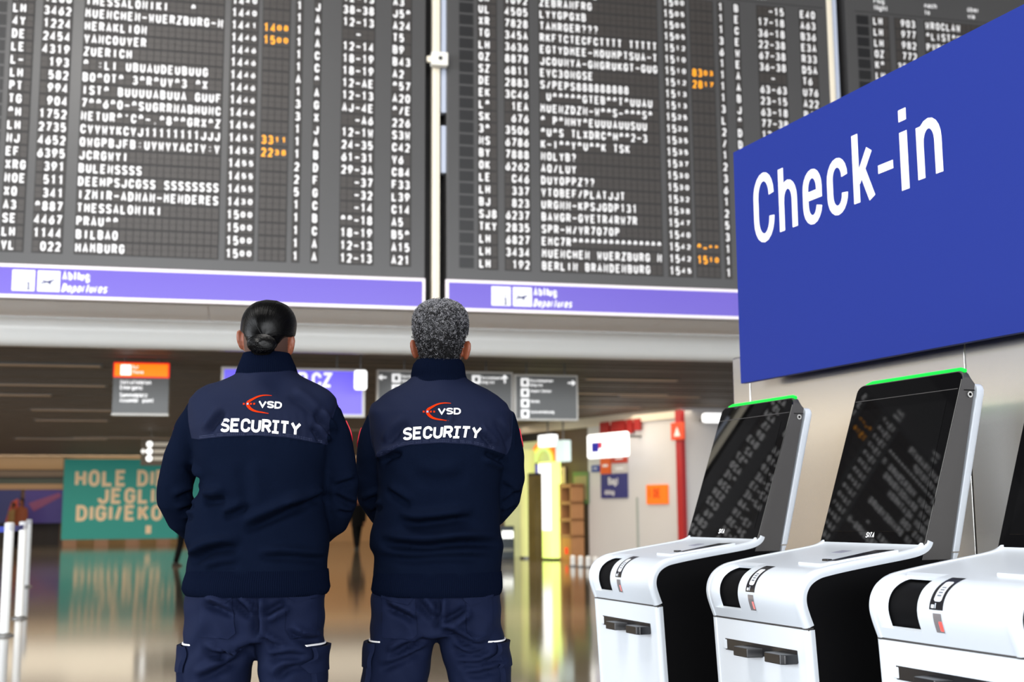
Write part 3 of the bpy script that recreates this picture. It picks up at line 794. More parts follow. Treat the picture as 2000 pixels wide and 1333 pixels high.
# ------------------------------------------------------------------ people
M_knit = mat('navy_knit', srgb(9, 16, 32), .95, spec=.02, noise=.18, nscale=420, bump=.5, bscale=700)
M_rib = mat('navy_rib', srgb(7, 13, 29), .95, spec=.02, noise=.1, nscale=300)
M_yoke = mat('navy_yoke', srgb(20, 26, 47), .7, spec=.06, noise=.12, nscale=500, bump=.25, bscale=900)
M_trouser = mat('navy_trouser', srgb(18, 25, 48), .75, spec=.06, noise=.1, nscale=450, bump=.25, bscale=900)
M_piping = mat('reflective_piping', srgb(240, 240, 240), .3)
M_embro = mat('white_embroidery', srgb(250, 250, 250), .55)
M_embro_o = mat('orange_embroidery', srgb(186, 44, 3), .8, spec=.05)
M_patchred = mat('patch_red', srgb(215, 30, 50), .6)
M_hairblack = mat('hair_black', srgb(2, 2, 3), .3, spec=.18)
M_hairdark = mat('hair_dark', srgb(14, 14, 16), .5, spec=.25)
M_hairgrey = mat('hair_grey', srgb(88, 88, 92), .6, spec=.2)
M_hairsilver = mat('hair_silver', srgb(150, 150, 154), .6, spec=.2)
M_skinA = mat('skin_brown', srgb(126, 70, 48), .5, noise=.06, nscale=60)
M_skinB = mat('skin_brown_deep', srgb(130, 70, 46), .5, noise=.06, nscale=60)
M_scalp = mat('shaved_nape', srgb(70, 46, 36), .6, noise=.2, nscale=300)
M_eye = mat('eye_white', srgb(230, 228, 224), .2)
M_iris = mat('eye_iris', srgb(50, 32, 22), .2)
M_lip = mat('lip', srgb(150, 84, 76), .45)
M_shoe = mat('black_leather', srgb(18, 18, 19), .35)

def sring(cx, z, hw, yf, yb, e=2.3, n=44, tilt=0.0):
    my, hd = (yf + yb) / 2, (yf - yb) / 2; out = []
    for k in range(n):
        a = 2 * math.pi * k / n; c, s = math.cos(a), math.sin(a)
        x = hw * math.copysign(abs(c) ** (2 / e), c)
        out.append((cx + x, my + hd * math.copysign(abs(s) ** (2 / e), s), z + tilt * x))
    return out
def remesh(mb, vs, name='tmp'):
    o = mb.build(name, [], None)
    md = o.modifiers.new('r', 'REMESH'); md.mode = 'VOXEL'; md.voxel_size = vs; md.adaptivity = 0
    dg = bpy.context.evaluated_depsgraph_get(); dg.update()
    me = bpy.data.meshes.new_from_object(o.evaluated_get(dg))
    V = np.empty(len(me.vertices) * 3); me.vertices.foreach_get('co', V); V = V.reshape(-1, 3)
    Fq = [tuple(p.vertices) for p in me.polygons]
    old = o.data; bpy.data.objects.remove(o); bpy.data.meshes.remove(old); bpy.data.meshes.remove(me)
    return V, Fq
def edges_of(Fq):
    E = set()
    for f in Fq:
        for a, b in zip(f, f[1:] + f[:1]): E.add((a, b) if a < b else (b, a))
    return np.array(sorted(E))
def smooth_v(V, E, it, lam=.55, mu=-.57):
    n = len(V); deg = np.bincount(E.ravel(), minlength=n).astype(float)[:, None]; deg[deg == 0] = 1
    V = V.copy()
    for i in range(it):
        for l in (lam, mu):
            S = np.zeros_like(V); np.add.at(S, E[:, 0], V[E[:, 1]]); np.add.at(S, E[:, 1], V[E[:, 0]])
            V += l * (S / deg - V)
    return V
def normals_of(V, Fq):
    N = np.zeros_like(V)
    A = np.array([f[:4] if len(f) >= 4 else (f[0], f[1], f[2], f[2]) for f in Fq])
    fn = np.cross(V[A[:, 2]] - V[A[:, 0]], V[A[:, 3]] - V[A[:, 1]])
    for k in range(4): np.add.at(N, A[:, k], fn)
    return N / (np.linalg.norm(N, axis=1)[:, None] + 1e-12)
def bvh_of(V, Fq): return BVHTree.FromPolygons([Vector(p) for p in V.tolist()], Fq)
def fold(V, N, pts, amp, wid, ridge=.8, back=True):
    """groove (and ridge above it) along a line given in the x-z plane"""
    P = np.array([(p[0], p[2]) for p in catmull([(a, 0, b) for a, b in pts], 4)])
    Q = V[:, (0, 2)]; best = np.full(len(V), 1e9); sgn = np.zeros(len(V)); tt = np.zeros(len(V))
    L = np.concatenate([[0], np.cumsum(np.linalg.norm(np.diff(P, axis=0), axis=1))])
    for i in range(len(P) - 1):
        d = P[i + 1] - P[i]; l2 = d @ d + 1e-12
        t = np.clip(((Q - P[i]) @ d) / l2, 0, 1); c = P[i] + t[:, None] * d; r = Q - c; dist = np.hypot(r[:, 0], r[:, 1])
        m = dist < best; best[m] = dist[m]
        sgn[m] = np.sign(d[0] * r[m, 1] - d[1] * r[m, 0]); tt[m] = (L[i] + t[m] * (L[i + 1] - L[i])) / L[-1]
    s = best * sgn
    env = np.clip(np.sin(np.pi * np.clip(tt, 0.0, 1.0)) * 1.5, 0, 1)
    f = -np.exp(-(s / wid) ** 2) + ridge * np.exp(-((s - 1.7 * wid) / (wid * 1.15)) ** 2)
    w_ = env * (np.clip((-N[:, 1] - .05) / .35, 0, 1) if back else 1)
    return V + N * (amp * f * w_)[:, None]
def clip_faces(V, Fq, val):
    """keep the part of a mesh where val > 0, cut cleanly along val = 0"""
    V2 = [tuple(p) for p in V]; F2 = []; cache = {}
    for f in Fq:
        if all(val[i] <= 0 for i in f): continue
        if all(val[i] > 0 for i in f): F2.append(f); continue
        out = []
        for a, b in zip(f, f[1:] + f[:1]):
            if val[a] > 0: out.append(a)
            if (val[a] > 0) != (val[b] > 0):
                k = (min(a, b), max(a, b))
                if k not in cache:
                    t = val[a] / (val[a] - val[b]); cache[k] = len(V2); V2.append(tuple(np.array(V[a]) + t * (np.array(V[b]) - np.array(V[a]))))
                out.append(cache[k])
        if len(out) > 2: F2.append(tuple(out))
    used = sorted({i for f in F2 for i in f}); mp = {k: i for i, k in enumerate(used)}
    return [V2[i] for i in used], [tuple(mp[i] for i in f) for f in F2]
def ribbed(mb, rings, ribs, amp, sub=3):
    """loft of closed outlines, resampled so that vertical ribs fit"""
    n = ribs * 4; out = []
    for r in rings:
        r = np.array(r); c = r.mean(0); cl = np.vstack([r, r[:1]])
        L = np.concatenate([[0], np.cumsum(np.linalg.norm(np.diff(cl, axis=0), axis=1))])
        t = np.linspace(0, L[-1], n, endpoint=False)
        q = np.stack([np.interp(t, L, cl[:, k]) for k in range(3)], 1)
        d = q - c; d[:, 2] = 0; d /= np.linalg.norm(d, axis=1)[:, None] + 1e-9
        out.append(q + d * (amp * np.cos(np.arange(n) * math.pi / 2))[:, None])
    mb.loft([list(map(tuple, r)) for r in out], cap=False)
def drape(bv, pts2, off, axis='y', sgn=-1, default=None):
    """project (a, z) points on a surface seen along an axis"""
    out = []; last = default
    for a, z in pts2:
        o = Vector((a, 2.0 * sgn, z)) if axis == 'y' else Vector((2.0 * sgn, a, z))
        d = Vector((0, -sgn, 0)) if axis == 'y' else Vector((-sgn, 0, 0))
        hit = bv.ray_cast(o, d)
        if hit[0] is not None:
            p = hit[0] - d * off; last = p
        else:
            p = Vector((a, last[1] if last else 0, z)) if axis == 'y' else Vector((last[0] if last else 0, a, z))
        out.append(tuple(p))
    return out
def drape_poly(bv, poly, off, mb, nx=14, nz=16, axis='y', sgn=-1, thick=.003):
    """a cloth piece with a polygon outline (a, z), laid on a surface"""
    zs = np.linspace(min(p[1] for p in poly) + 1e-4, max(p[1] for p in poly) - 1e-4, nz); rows = []; back = []
    for z in zs:
        xs = []
        for (a, za), (b, zb) in zip(poly, poly[1:] + poly[:1]):
            if (za - z) * (zb - z) < 0: xs.append(a + (b - a) * (z - za) / (zb - za))
        x0, x1 = min(xs), max(xs); pts = [(x0 + (x1 - x0) * k / (nx - 1), z) for k in range(nx)]
        rows.append(drape(bv, pts, off + thick, axis, sgn)); back.append(drape(bv, pts, off - .006, axis, sgn))
    ring_f = rows; n = nx
    vs = [p for r in ring_f for p in r] + [p for r in back for p in r]; k = nx * nz; fs = []
    for i in range(nz - 1):
        for j in range(nx - 1): fs.append([i * n + j, i * n + j + 1, (i + 1) * n + j + 1, (i + 1) * n + j])
    border = [j for j in range(n)] + [i * n + n - 1 for i in range(1, nz)] + [(nz - 1) * n + j for j in range(n - 2, -1, -1)] + [i * n for i in range(nz - 2, 0, -1)]
    for a, b in zip(border, border[1:] + border[:1]): fs.append([a, b, k + b, k + a])
    mb.add(vs, fs)
def ss(a, b, x): t = np.clip((x - a) / (b - a), 0, 1); return t * t * (3 - 2 * t)

def guard(c):
    X0, DY = c['x0'], c['dy']; PXM = F_PX / DY
    def Lp(px, py, y=0.0):
        p = at_y(px, py, DY + y); return np.array([p[0] - X0, y, p[2]])
    def bx_(px, py): return at_y(px, py, DY - .12)[0] - X0          # the same for points on the back
    def bz_(px, py): return at_y(px, py, DY - .12)[2]
    def lx(px, py): return Lp(px, py)[0]
    def lz(px, py): return Lp(px, py)[2]
    root = thing('person', c['label'], 'person', (X0, DY, 0))
    # ---- jacket shell
    mb = MB(); rings = []
    DEP = [(718, .060, -.058), (735, .066, -.063), (748, .076, -.074), (760, .084, -.085), (775, .094, -.100), (795, .104, -.113), (820, .115, -.124), (860, .126, -.132), (900, .132, -.135),
           (950, .135, -.132), (1000, .138, -.126), (1055, .14, -.126), (1085, .14, -.130), (1160, .135, -.132)]
    dep = lambda py: (np.interp(py, [d[0] for d in DEP], [d[1] for d in DEP]), np.interp(py, [d[0] for d in DEP], [d[2] for d in DEP]))
    for py, xl, xr in c['torso']:
        yf, yb = dep(py - c['dpy']); a, b = lx(xl, py), lx(xr, py)
        rings.append(sring((a + b) / 2, lz((xl + xr) / 2, py), (b - a) / 2, yf, yb, 2.5 if py > 800 else 2.15))
    mb.loft(rings)
    for arm in c['arms']:
        mb.tube([Lp(px, py, y) for px, py, r, y in arm], [r / PXM for px, py, r, y in arm], 18)
    V, Fq = remesh(mb, .0072)
    E = edges_of(Fq); V = smooth_v(V, E, 5)
    N = normals_of(V, Fq)
    for pts, amp, wid in c['folds']:
        V = fold(V, N, [(bx_(a, b), bz_(a, b)) for a, b in pts], amp * (4.2 if 380 < pts[1][0] < 640 or 745 < pts[1][0] < 975 else 2.4), wid)
    ph = V * 2 * math.pi
    und = np.sin(ph[:, 2] / .13 + 2.2 * np.sin(ph[:, 0] / .31 + c['x0'] * 9)) * .5 + np.sin(ph[:, 0] / .09 + ph[:, 2] / .17 + 1.5 * np.sin(ph[:, 2] / .21)) * .4
    V = V + N * (und * .0022 * (N[:, 1] < .3))[:, None]
    # puckers of the yoke above its seam
    sx, sz = c['seam_mid']; mx, mz = bx_(sx, sz), bz_(sx, sz)
    q = np.exp(-((V[:, 2] - mz - .02) / .035) ** 2) * (np.abs(V[:, 0] - mx) < .15) * (N[:, 1] < -.3)
    V = V + N * (q * .0017 * np.sin((V[:, 0] - mx) * 2 * math.pi / .021 + 2.0 * np.sin((V[:, 2]) * 40)))[:, None]
    # armhole seams
    for pl in c['armholes']:
        V = fold(V, N, [(lx(a, b), lz(a, b)) for a, b in pl], .0045, .0042, .5)
    V = smooth_v(V, E, 1); N = normals_of(V, Fq)
    jacket = link_mesh('jacket', V, Fq, M_knit, root, smooth=True)
    bv = bvh_of(V, Fq)
    # yoke: upper back panel of smoother cloth
    seam = [(bx_(a, b), bz_(a, b)) for a, b in c['seam']]
    zs = np.interp(V[:, 0], [p[0] for p in seam], [p[1] for p in seam])
    ahL = [(lx(a, b), lz(a, b)) for a, b in c['armholes'][0]][::-1]; ahR = [(lx(a, b), lz(a, b)) for a, b in c['armholes'][1]][::-1]
    xl = np.interp(V[:, 2], [p[1] for p in ahL], [p[0] for p in ahL]); xr = np.interp(V[:, 2], [p[1] for p in ahR], [p[0] for p in ahR])
    front = np.where(V[:, 1] > .035, lz(520, 850) , zs)
    val = np.minimum(np.minimum(V[:, 2] - front, V[:, 0] - xl), xr - V[:, 0])
    YV, YF = clip_faces(V + N * .0016, Fq, val)
    yk = link_mesh('yoke_panel', YV, YF, M_yoke, jacket, smooth=True)
    # stitching along the yoke seam
    for dz in (.0045, .009):
        pts = [(p[0], p[2]) for p in catmull([(a, 0, b + dz) for a, b in seam if True][1:-1], 8)]
        pts = [p for p in pts if np.interp(p[1], [q[1] for q in ahL], [q[0] for q in ahL]) + .012 < p[0] < np.interp(p[1], [q[1] for q in ahR], [q[0] for q in ahR]) - .012]
        dr = drape(bv, pts, .0022); sb = MB()
        for a, b in zip(dr[:-1], dr[1:]):
            a, b = np.array(a), np.array(b); n_ = max(1, int(np.linalg.norm(b - a) / .0042))
            for k in range(n_):
                p, q_ = a + (b - a) * (k + .1) / n_, a + (b - a) * (k + .72) / n_
                sb.add([p + (0, 0, .0004), q_ + (0, 0, .0004), q_ - (0, 0, .0004), p - (0, 0, .0004)], [(0, 1, 2, 3)])
        sb.build('stitching', mat('stitch', srgb(52, 60, 92), .7), jacket)
    # collar and waistband
    cr = [sring((lx(a, py) + lx(b, py)) / 2, lz((a + b) / 2, py), (lx(b, py) - lx(a, py)) / 2, yf, yb, 2.1, 60) for py, a, b, yf, yb in c['collar']]
    top = cr[-1]; cc = np.mean(np.array(top), 0)
    inner = [[tuple(cc + (np.array(p) - cc) * k + np.array([0, 0, dz])) for p in top] for k, dz in ((.97, .003), (.93, .002), (.90, -.02), (.88, -.05))]
    mb = MB(); ribbed(mb, cr + inner, 88, .0009); mb.build('collar', M_rib, jacket, smooth=True, sharp=80)
    wr = []
    for py, a, b, gr in c['band']:
        yf, yb = dep(py - c['dpy']); wr.append(sring((lx(a, py) + lx(b, py)) / 2, lz((a + b) / 2, py), (lx(b, py) - lx(a, py)) / 2, yf + gr, yb - gr, 2.5, 90))
    mb = MB(); ribbed(mb, wr, 180, .0011); mb.build('waistband', M_rib, jacket, smooth=True, sharp=80)
    # lettering and emblem
    mb = MB(); txt = c['text']
    def warp(pts2, quad):      # unit square -> four photograph points (bl, br, tr, tl) with a sagging base line
        bl, br, tr, tl = [np.array((bx_(*p), bz_(*p))) for p in quad[:4]]; sag = quad[4]
        return [tuple((bl * (1 - u_) + br * u_) * (1 - v_) + (tl * (1 - u_) + tr * u_) * v_ + np.array([0, sag * (4 * u_ * (1 - u_))])) for u_, v_ in pts2]
    def write(s, quad, wd, t, gap):
        V2, F2, x = [], [], 0.0
        for ch in s:
            wc = wd * {'I': .66, 'V': 1.12, 'Y': 1.05}.get(ch, 1.0)
            gl = GL[ch] if ch != 'I' else [[(.5, 0), (.5, 1)], [(0, 1), (1, 1)], [(0, 0), (1, 0)]]
            for pl in gl:
                tt_ = t if not (ch == 'I' and abs(pl[0][0] - pl[1][0]) > .5) else t * .85
                bar = ch == 'I' and tt_ < t
                stroke([((x + p[0] * wc) if bar else (x + t / 2 + p[0] * (wc - t)), t / 2 + p[1] * (1 - t)) for p in pl], tt_, V2, F2, maxseg=.12)
            x += wc + gap
        x -= gap
        pts = warp([(a / x, b) for a, b in V2], quad)
        mb.add(drape(bv, pts, .0032), F2)
    write('SECURITY', txt['sec'], .80, .205, .075)
    mb.build('back_lettering', M_embro, jacket); mb = MB()
    write('VSD', txt['vsd'], .95, .21, .07)
    mb.build('emblem_lettering', M_embro, jacket)
    mb = MB(); ex, ey, tw_ = txt['arc']; V2, F2 = [], []
    cl = [(559.8, 293, 1.4), (482, 287, 2.4), (400, 291, 3.2), (310, 315, 4.2), (220, 365, 5.6), (160, 405, 6.8), (143, 446, 7.6), (168, 500, 7.4), (228, 552, 5.9), (315, 585, 4.0), (430, 604, 2.8), (524, 621, 1.5)]
    cl = [(p[0], p[2], p[1] * .78) for p in catmull([(x_, w_, y_) for x_, y_, w_ in cl], 4)]
    P_ = [(ex + x_ / 9.09, ey + (y_ - 446) / 9.09 - tw_ * (x_ - 143) / 420 * (y_ > 446), w_) for x_, y_, w_ in cl]
    for k, (px, py, w_) in enumerate(P_):
        q0, q1 = P_[max(k - 1, 0)], P_[min(k + 1, len(P_) - 1)]; d = np.array([q1[0] - q0[0], q1[1] - q0[1]]); d /= np.linalg.norm(d); nn_ = np.array([-d[1], d[0]]) * w_ * .5
        V2 += [(bx_(px + nn_[0], py + nn_[1]), bz_(px + nn_[0], py + nn_[1])), (bx_(px - nn_[0], py - nn_[1]), bz_(px - nn_[0], py - nn_[1]))]
    for k in range(len(P_) - 1): F2.append((2 * k, 2 * k + 1, 2 * k + 3, 2 * k + 2))
    mb.add(drape(bv, V2, .003), F2)
    def square(px, py, s_, off): mb.add(drape(bv, [(bx_(px + a_ * s_, py + b_ * s_), bz_(px + a_ * s_, py + b_ * s_)) for a_, b_ in ((-1, 1), (1, 1), (1, -1), (-1, -1))], off), [(0, 1, 2, 3)])
    for px in txt['dots']: square(px, ey, 1.8, .0036)
    mb.build('back_emblem', M_embro_o, jacket)
    mb = MB(); square(txt['dots'][1] - .3, ey, 1.6, .0044)
    mb.build('emblem_dot', mat('emblem_blue', srgb(120, 170, 235), .5), jacket)
    # arm patches
    for sg, (py0, py1) in ((-1, c['patch'][0]), (1, c['patch'][1])):
        z0, z1 = lz(520, py1), lz(520, py0); yc = .052
        out = [(yc - .030, z1), (yc + .045, z1), (yc + .045, z0 + .025), (yc + .0075, z0), (yc - .030, z0 + .025)]
        mb = MB(); drape_poly(bv, out, .001, mb, 8, 10, 'x', sg, .0022); pr = mb.build('arm_patch', M_patchred, jacket, smooth=True, sharp=50)
        mb = MB(); drape_poly(bv, [(yc + (a - yc) * .8, (z0 + z1) / 2 + (b - (z0 + z1) / 2) * .82) for a, b in out], .0025, mb, 8, 10, 'x', sg, .0016)
        mb.build('patch_field', M_yoke, pr, smooth=True, sharp=50)
    # ---- trousers
    mb = MB(); rings = []
    for py, xl_, xr_ in c['hips']:
        a, b = lx(xl_, py), lx(xr_, py); k = np.interp(py - c['dpy'], [1120, 1190, 1245], [0, .012, .006])
        rings.append(sring((a + b) / 2, lz((xl_ + xr_) / 2, py), (b - a) / 2, .112, -.112 - k, 2.6))
    mb.loft(rings)
    knees = []
    for leg in c['legs']:
        rr = []
        for py, xl_, xr_ in leg:
            a, b = lx(xl_, py), lx(xr_, py); rr.append(sring((a + b) / 2, lz((xl_ + xr_) / 2, py), (b - a) / 2, .098, -.112, 2.3))
        cxl = rr[-1]; xm = (lx(leg[-1][1], 1333) + lx(leg[-1][2], 1333)) / 2; hw = (lx(leg[-1][2], 1333) - lx(leg[-1][1], 1333)) / 2
        sg = math.copysign(1, xm - lx(c['cx'], 1300))
        rr += [sring(xm + sg * .004, .52, hw * .93, .085, -.095, 2.2), sring(xm + sg * .01, .33, hw * .92, .078, -.10, 2.2),
               sring(xm + sg * .014, .14, hw * .86, .08, -.085, 2.2), sring(xm + sg * .015, .055, hw * .9, .085, -.08, 2.2)]
        knees.append(xm + sg * .015); mb.loft(rr)
    V, Fq = remesh(mb, .0078); E = edges_of(Fq); V = smooth_v(V, E, 5); N = normals_of(V, Fq)
    ph = V * 2 * math.pi; sd_ = c['x0'] * 13
    und = np.sin(ph[:, 2] / .085 + 2.6 * np.sin(ph[:, 0] / .16 + sd_) + ph[:, 0] / .35) * .6 + np.sin(ph[:, 0] / .075 - ph[:, 2] / .11 + 1.7 * np.sin(ph[:, 2] / .19 + sd_)) * .45
    V = V + N * (und * .0032 * (N[:, 1] < .3))[:, None]
    for pts, amp, wid in c['tfolds']:
        V = fold(V, N, [(bx_(a, b), bz_(a, b)) for a, b in pts], amp * (4.2 if 380 < pts[1][0] < 640 or 745 < pts[1][0] < 975 else 2.4), wid)
    V = smooth_v(V, E, 1)
    tr = link_mesh('trousers', V, Fq, M_trouser, root, smooth=True); tb = bvh_of(V, Fq)
    for poly in c['pockets']:
        mb = MB(); drape_poly(tb, [(bx_(a, b), bz_(a, b)) for a, b in poly], .0022, mb, nx=30, nz=34, thick=.0024); mb.build('back_pocket', M_trouser, tr, smooth=True, sharp=50)
    for poly in c['flaps']:
        mb = MB(); drape_poly(tb, [(bx_(a, b), bz_(a, b)) for a, b in poly], .0045, mb, nx=26, nz=14, thick=.003); mb.build('pocket_flap', M_trouser, tr, smooth=True, sharp=50)
    for sg, py in ((-1, c['cargo'][0]), (1, c['cargo'][1])):
        zt = lz(500, py)
        mb = MB(); drape_poly(tb, [(-.075, zt - .21), (.07, zt - .21), (.07, zt - .012), (-.078, zt - .012)], .001, mb, 12, 16, 'x', sg, .014)
        cp = mb.build('cargo_pocket', M_trouser, tr, smooth=True, sharp=50)
        mb = MB(); drape_poly(tb, [(-.088, zt - .075), (.078, zt - .075), (.078, zt - .004), (-.088, zt - .004)], .013, mb, 12, 8, 'x', sg, .006)
        mb.build('cargo_flap', M_trouser, cp, smooth=True, sharp=50)
        mb = MB(); drape_poly(tb, [(-.095, zt - .001), (.085, zt - .001), (.085, zt + .0035), (-.095, zt + .0035)], .001, mb, 14, 3, 'x', sg, .003)
        mb.build('reflective_piping', M_piping, tr, smooth=True)
    # ---- shoes
    for xm in knees:
        mb = MB(); mb.loft([[(xm + a * w_, y, z) for a, z in ((-1, 0), (1, 0), (1, h * .5), (.6, h), (-.6, h), (-1, h * .5))] for y, w_, h in
                            ((-.095, .030, .07), (-.075, .040, .10), (0, .044, .10), (.06, .048, .075), (.13, .050, .055), (.18, .040, .045), (.2, .022, .03))])
        mb.build('shoe', M_shoe, root, bevel=.006)
    # ---- body (one surface: head, neck, trunk, arms, hands, legs)
    hx, hz = lx(*c['head']), lz(*c['head']); sc = c['hs']
    HR = Matrix.Rotation(c['roll'], 3, 'Y') @ Matrix.Rotation(math.radians(6), 3, 'X'); HR = np.array(HR)
    HC = np.array([hx, .012, hz])
    def H(p): return HC + HR @ (np.asarray(p, float) * sc)
    prof = [(-.122, .012, .075, .045), (-.116, .03, .088, .02), (-.10, .046, .095, -.01), (-.08, .056, .097, -.04), (-.05, .063, .096, -.066), (-.02, .068, .094, -.083),
            (.01, .0715, .094, -.093), (.04, .074, .092, -.097), (.07, .072, .083, -.093), (.095, .061, .063, -.076), (.112, .042, .038, -.05), (.121, .014, .0, -.02)]
    def head_pt(p):
        x, y, z = p
        if y > .03:
            y += .024 * math.exp(-(x / .011) ** 2 - ((z + .012) / .022) ** 2) + .012 * math.exp(-(x / .015) ** 2 - ((z + .028) / .012) ** 2)
            y -= .010 * (math.exp(-((abs(x) - .031) / .016) ** 2 - ((z - .018) / .013) ** 2))
            y += .005 * math.exp(-(x / .03) ** 2 - ((z - .042) / .012) ** 2) + .006 * math.exp(-(x / .022) ** 2 - ((z + .066) / .009) ** 2)
        return (x, y, z)
    P3 = catmull([np.array(p) for p in prof], 4)
    mb = MB(); mb.loft([[tuple(H(head_pt(q_))) for q_ in sring(0, p[0], p[1], p[2], p[3], 2.15, 40)] for p in P3])
    nb = (lx(*c['neck']), lz(*c['neck']))
    mb.tube([H((0, -.012, -.03)), H((0, -.02, -.085)), (nb[0], -.008, nb[1]), (nb[0], .0, nb[1] - .07)], [.053 * sc, .052 * sc, .052, .05], 20)
    shy = lz(c['cx'], 815); hipz = lz(c['cx'], 1170)
    tx = lx(c['cx'], 950)
    mb.loft([sring(tx, z_, hw, .085 * k_, -.08 * k_, 2.3, 30) for z_, hw, k_ in ((hipz - .03, .12, 1), (hipz + .03, .145, 1), (hipz + .18, .14, 1), (shy - .12, .15, 1), (shy - .05, .15, .85), (shy, .11, .65), (shy + .035, .05, .45))])
    for arm in c['arms']:
        mb.tube([Lp(px, py, y) for px, py, r, y in arm], [r / PXM * .58 for px, py, r, y in arm], 14)
    for xm, leg in zip(knees, c['legs']):
        la = (lx(leg[0][1], leg[0][0]) + lx(leg[0][2], leg[0][0])) / 2
        mb.tube([(la, 0, hipz), (xm, -.01, .52), (xm, -.02, .3), (xm, -.01, .08), (xm, .05, .045), (xm, .12, .035)], [.062, .055, .05, .036, .033, .028], 14)
    # clasped hands in front of the belly
    for arm, s_, yy, dz in ((c['arms'][0], 1, .026, .0), (c['arms'][1], -1, .0, -.012)):
        wpt = Lp(arm[-1][0], arm[-1][1], arm[-1][3]); x_, y_, z_ = wpt[0], wpt[1] + yy, wpt[2] + dz
        mb.tube([(x_ - s_ * .03, wpt[1], wpt[2]), (x_ + s_ * .01, y_, z_), (x_ + s_ * .05, y_, z_), (x_ + s_ * .088, y_, z_)], [.024, .0155, .0155, .013], 12, squash=2.5)
        for f_, (oz, ln) in enumerate(((.028, .07), (.0095, .08), (-.0095, .074), (-.027, .058))):
            bx = x_ + s_ * .082; r_ = .0088 - .0004 * f_
            mb.tube([(bx, y_, z_ + oz), (bx + s_ * ln * .45, y_ + .003, z_ + oz * 1.05), (bx + s_ * ln * .78, y_ - .010, z_ + oz), (bx + s_ * ln * .9, y_ - .030, z_ + oz * .95)], [r_ + .0012, r_, r_ - .0004, r_ - .0012], 9)
        mb.tube([(x_ + s_ * .02, y_, z_ + .030), (x_ + s_ * .045, y_ - .002, z_ + .052), (x_ + s_ * .072, y_ - .008, z_ + .060), (x_ + s_ * .088, y_ - .014, z_ + .058)], [.0125, .0105, .0095, .0075], 9)
    # ears
    for sg, (epx, epy) in ((-1, c['ears'][0]), (1, c['ears'][1])):
        e0 = np.array([lx(epx, epy) + sg * c['earout'], .004, lz(epx, epy)]); ang = sg * math.radians(40); rings = []
        ca, sa = math.cos(ang), math.sin(ang)
        for i in range(1, 12):
            th = math.pi * i / 12; z_ = -math.cos(th); wy = .0185 * math.sin(th) ** .8 * (1 + .28 * z_); wx = .0078 * math.sin(th) ** .7
            ring = []
            for k in range(20):
                a_ = 2 * math.pi * k / 20; x_, y_ = wx * math.cos(a_), wy * math.sin(a_) - .004 * z_
                ring.append(tuple(e0 + np.array([x_ * ca - -y_ * sa * -1, x_ * sa + y_ * ca, .0305 * sc * z_])))
            rings.append(ring)
        mb.loft(rings)
    V, Fq = remesh(mb, .0042); E = edges_of(Fq); V = smooth_v(V, E, 4)
    body = link_mesh('body', V, Fq, [c['skin'], M_scalp, M_eye, M_iris, M_lip], root, smooth=True)
    hv = (V - HC) @ HR / sc
    cen = np.array([np.mean([hv[i] for i in f], 0) for f in Fq])
    mi = np.zeros(len(Fq), np.int32)
    if c['hair'] == 'bun':
        sel = (cen[:, 1] < -.02) & (cen[:, 2] > -.07) & (cen[:, 2] < .06) & (np.abs(cen[:, 0]) < .066); mi[sel] = 1
    lip = (np.abs(cen[:, 0]) < .024) & (np.abs(cen[:, 2] + .067) < .008) & (cen[:, 1] > .08); mi[lip] = 4
    body.data.polygons.foreach_set('material_index', mi)
    mb = MB()
    for sg in (-1, 1):
        mb.m = 0; mb.ball(H((sg * .031, .080, .017)), .0125 * sc, 14, 9); mb.m = 1; mb.ball(H((sg * .031, .0895, .017)), (.0055, .0035, .0055), 10, 7)
    mb.build('eyes', [M_eye, M_iris], body, smooth=True)
    # ---- hair
    if c['hair'] == 'bun': hair_bun(root, H, HC, HR, sc, lx, lz, c)
    else: hair_curls(root, H, sc, c)
    return root

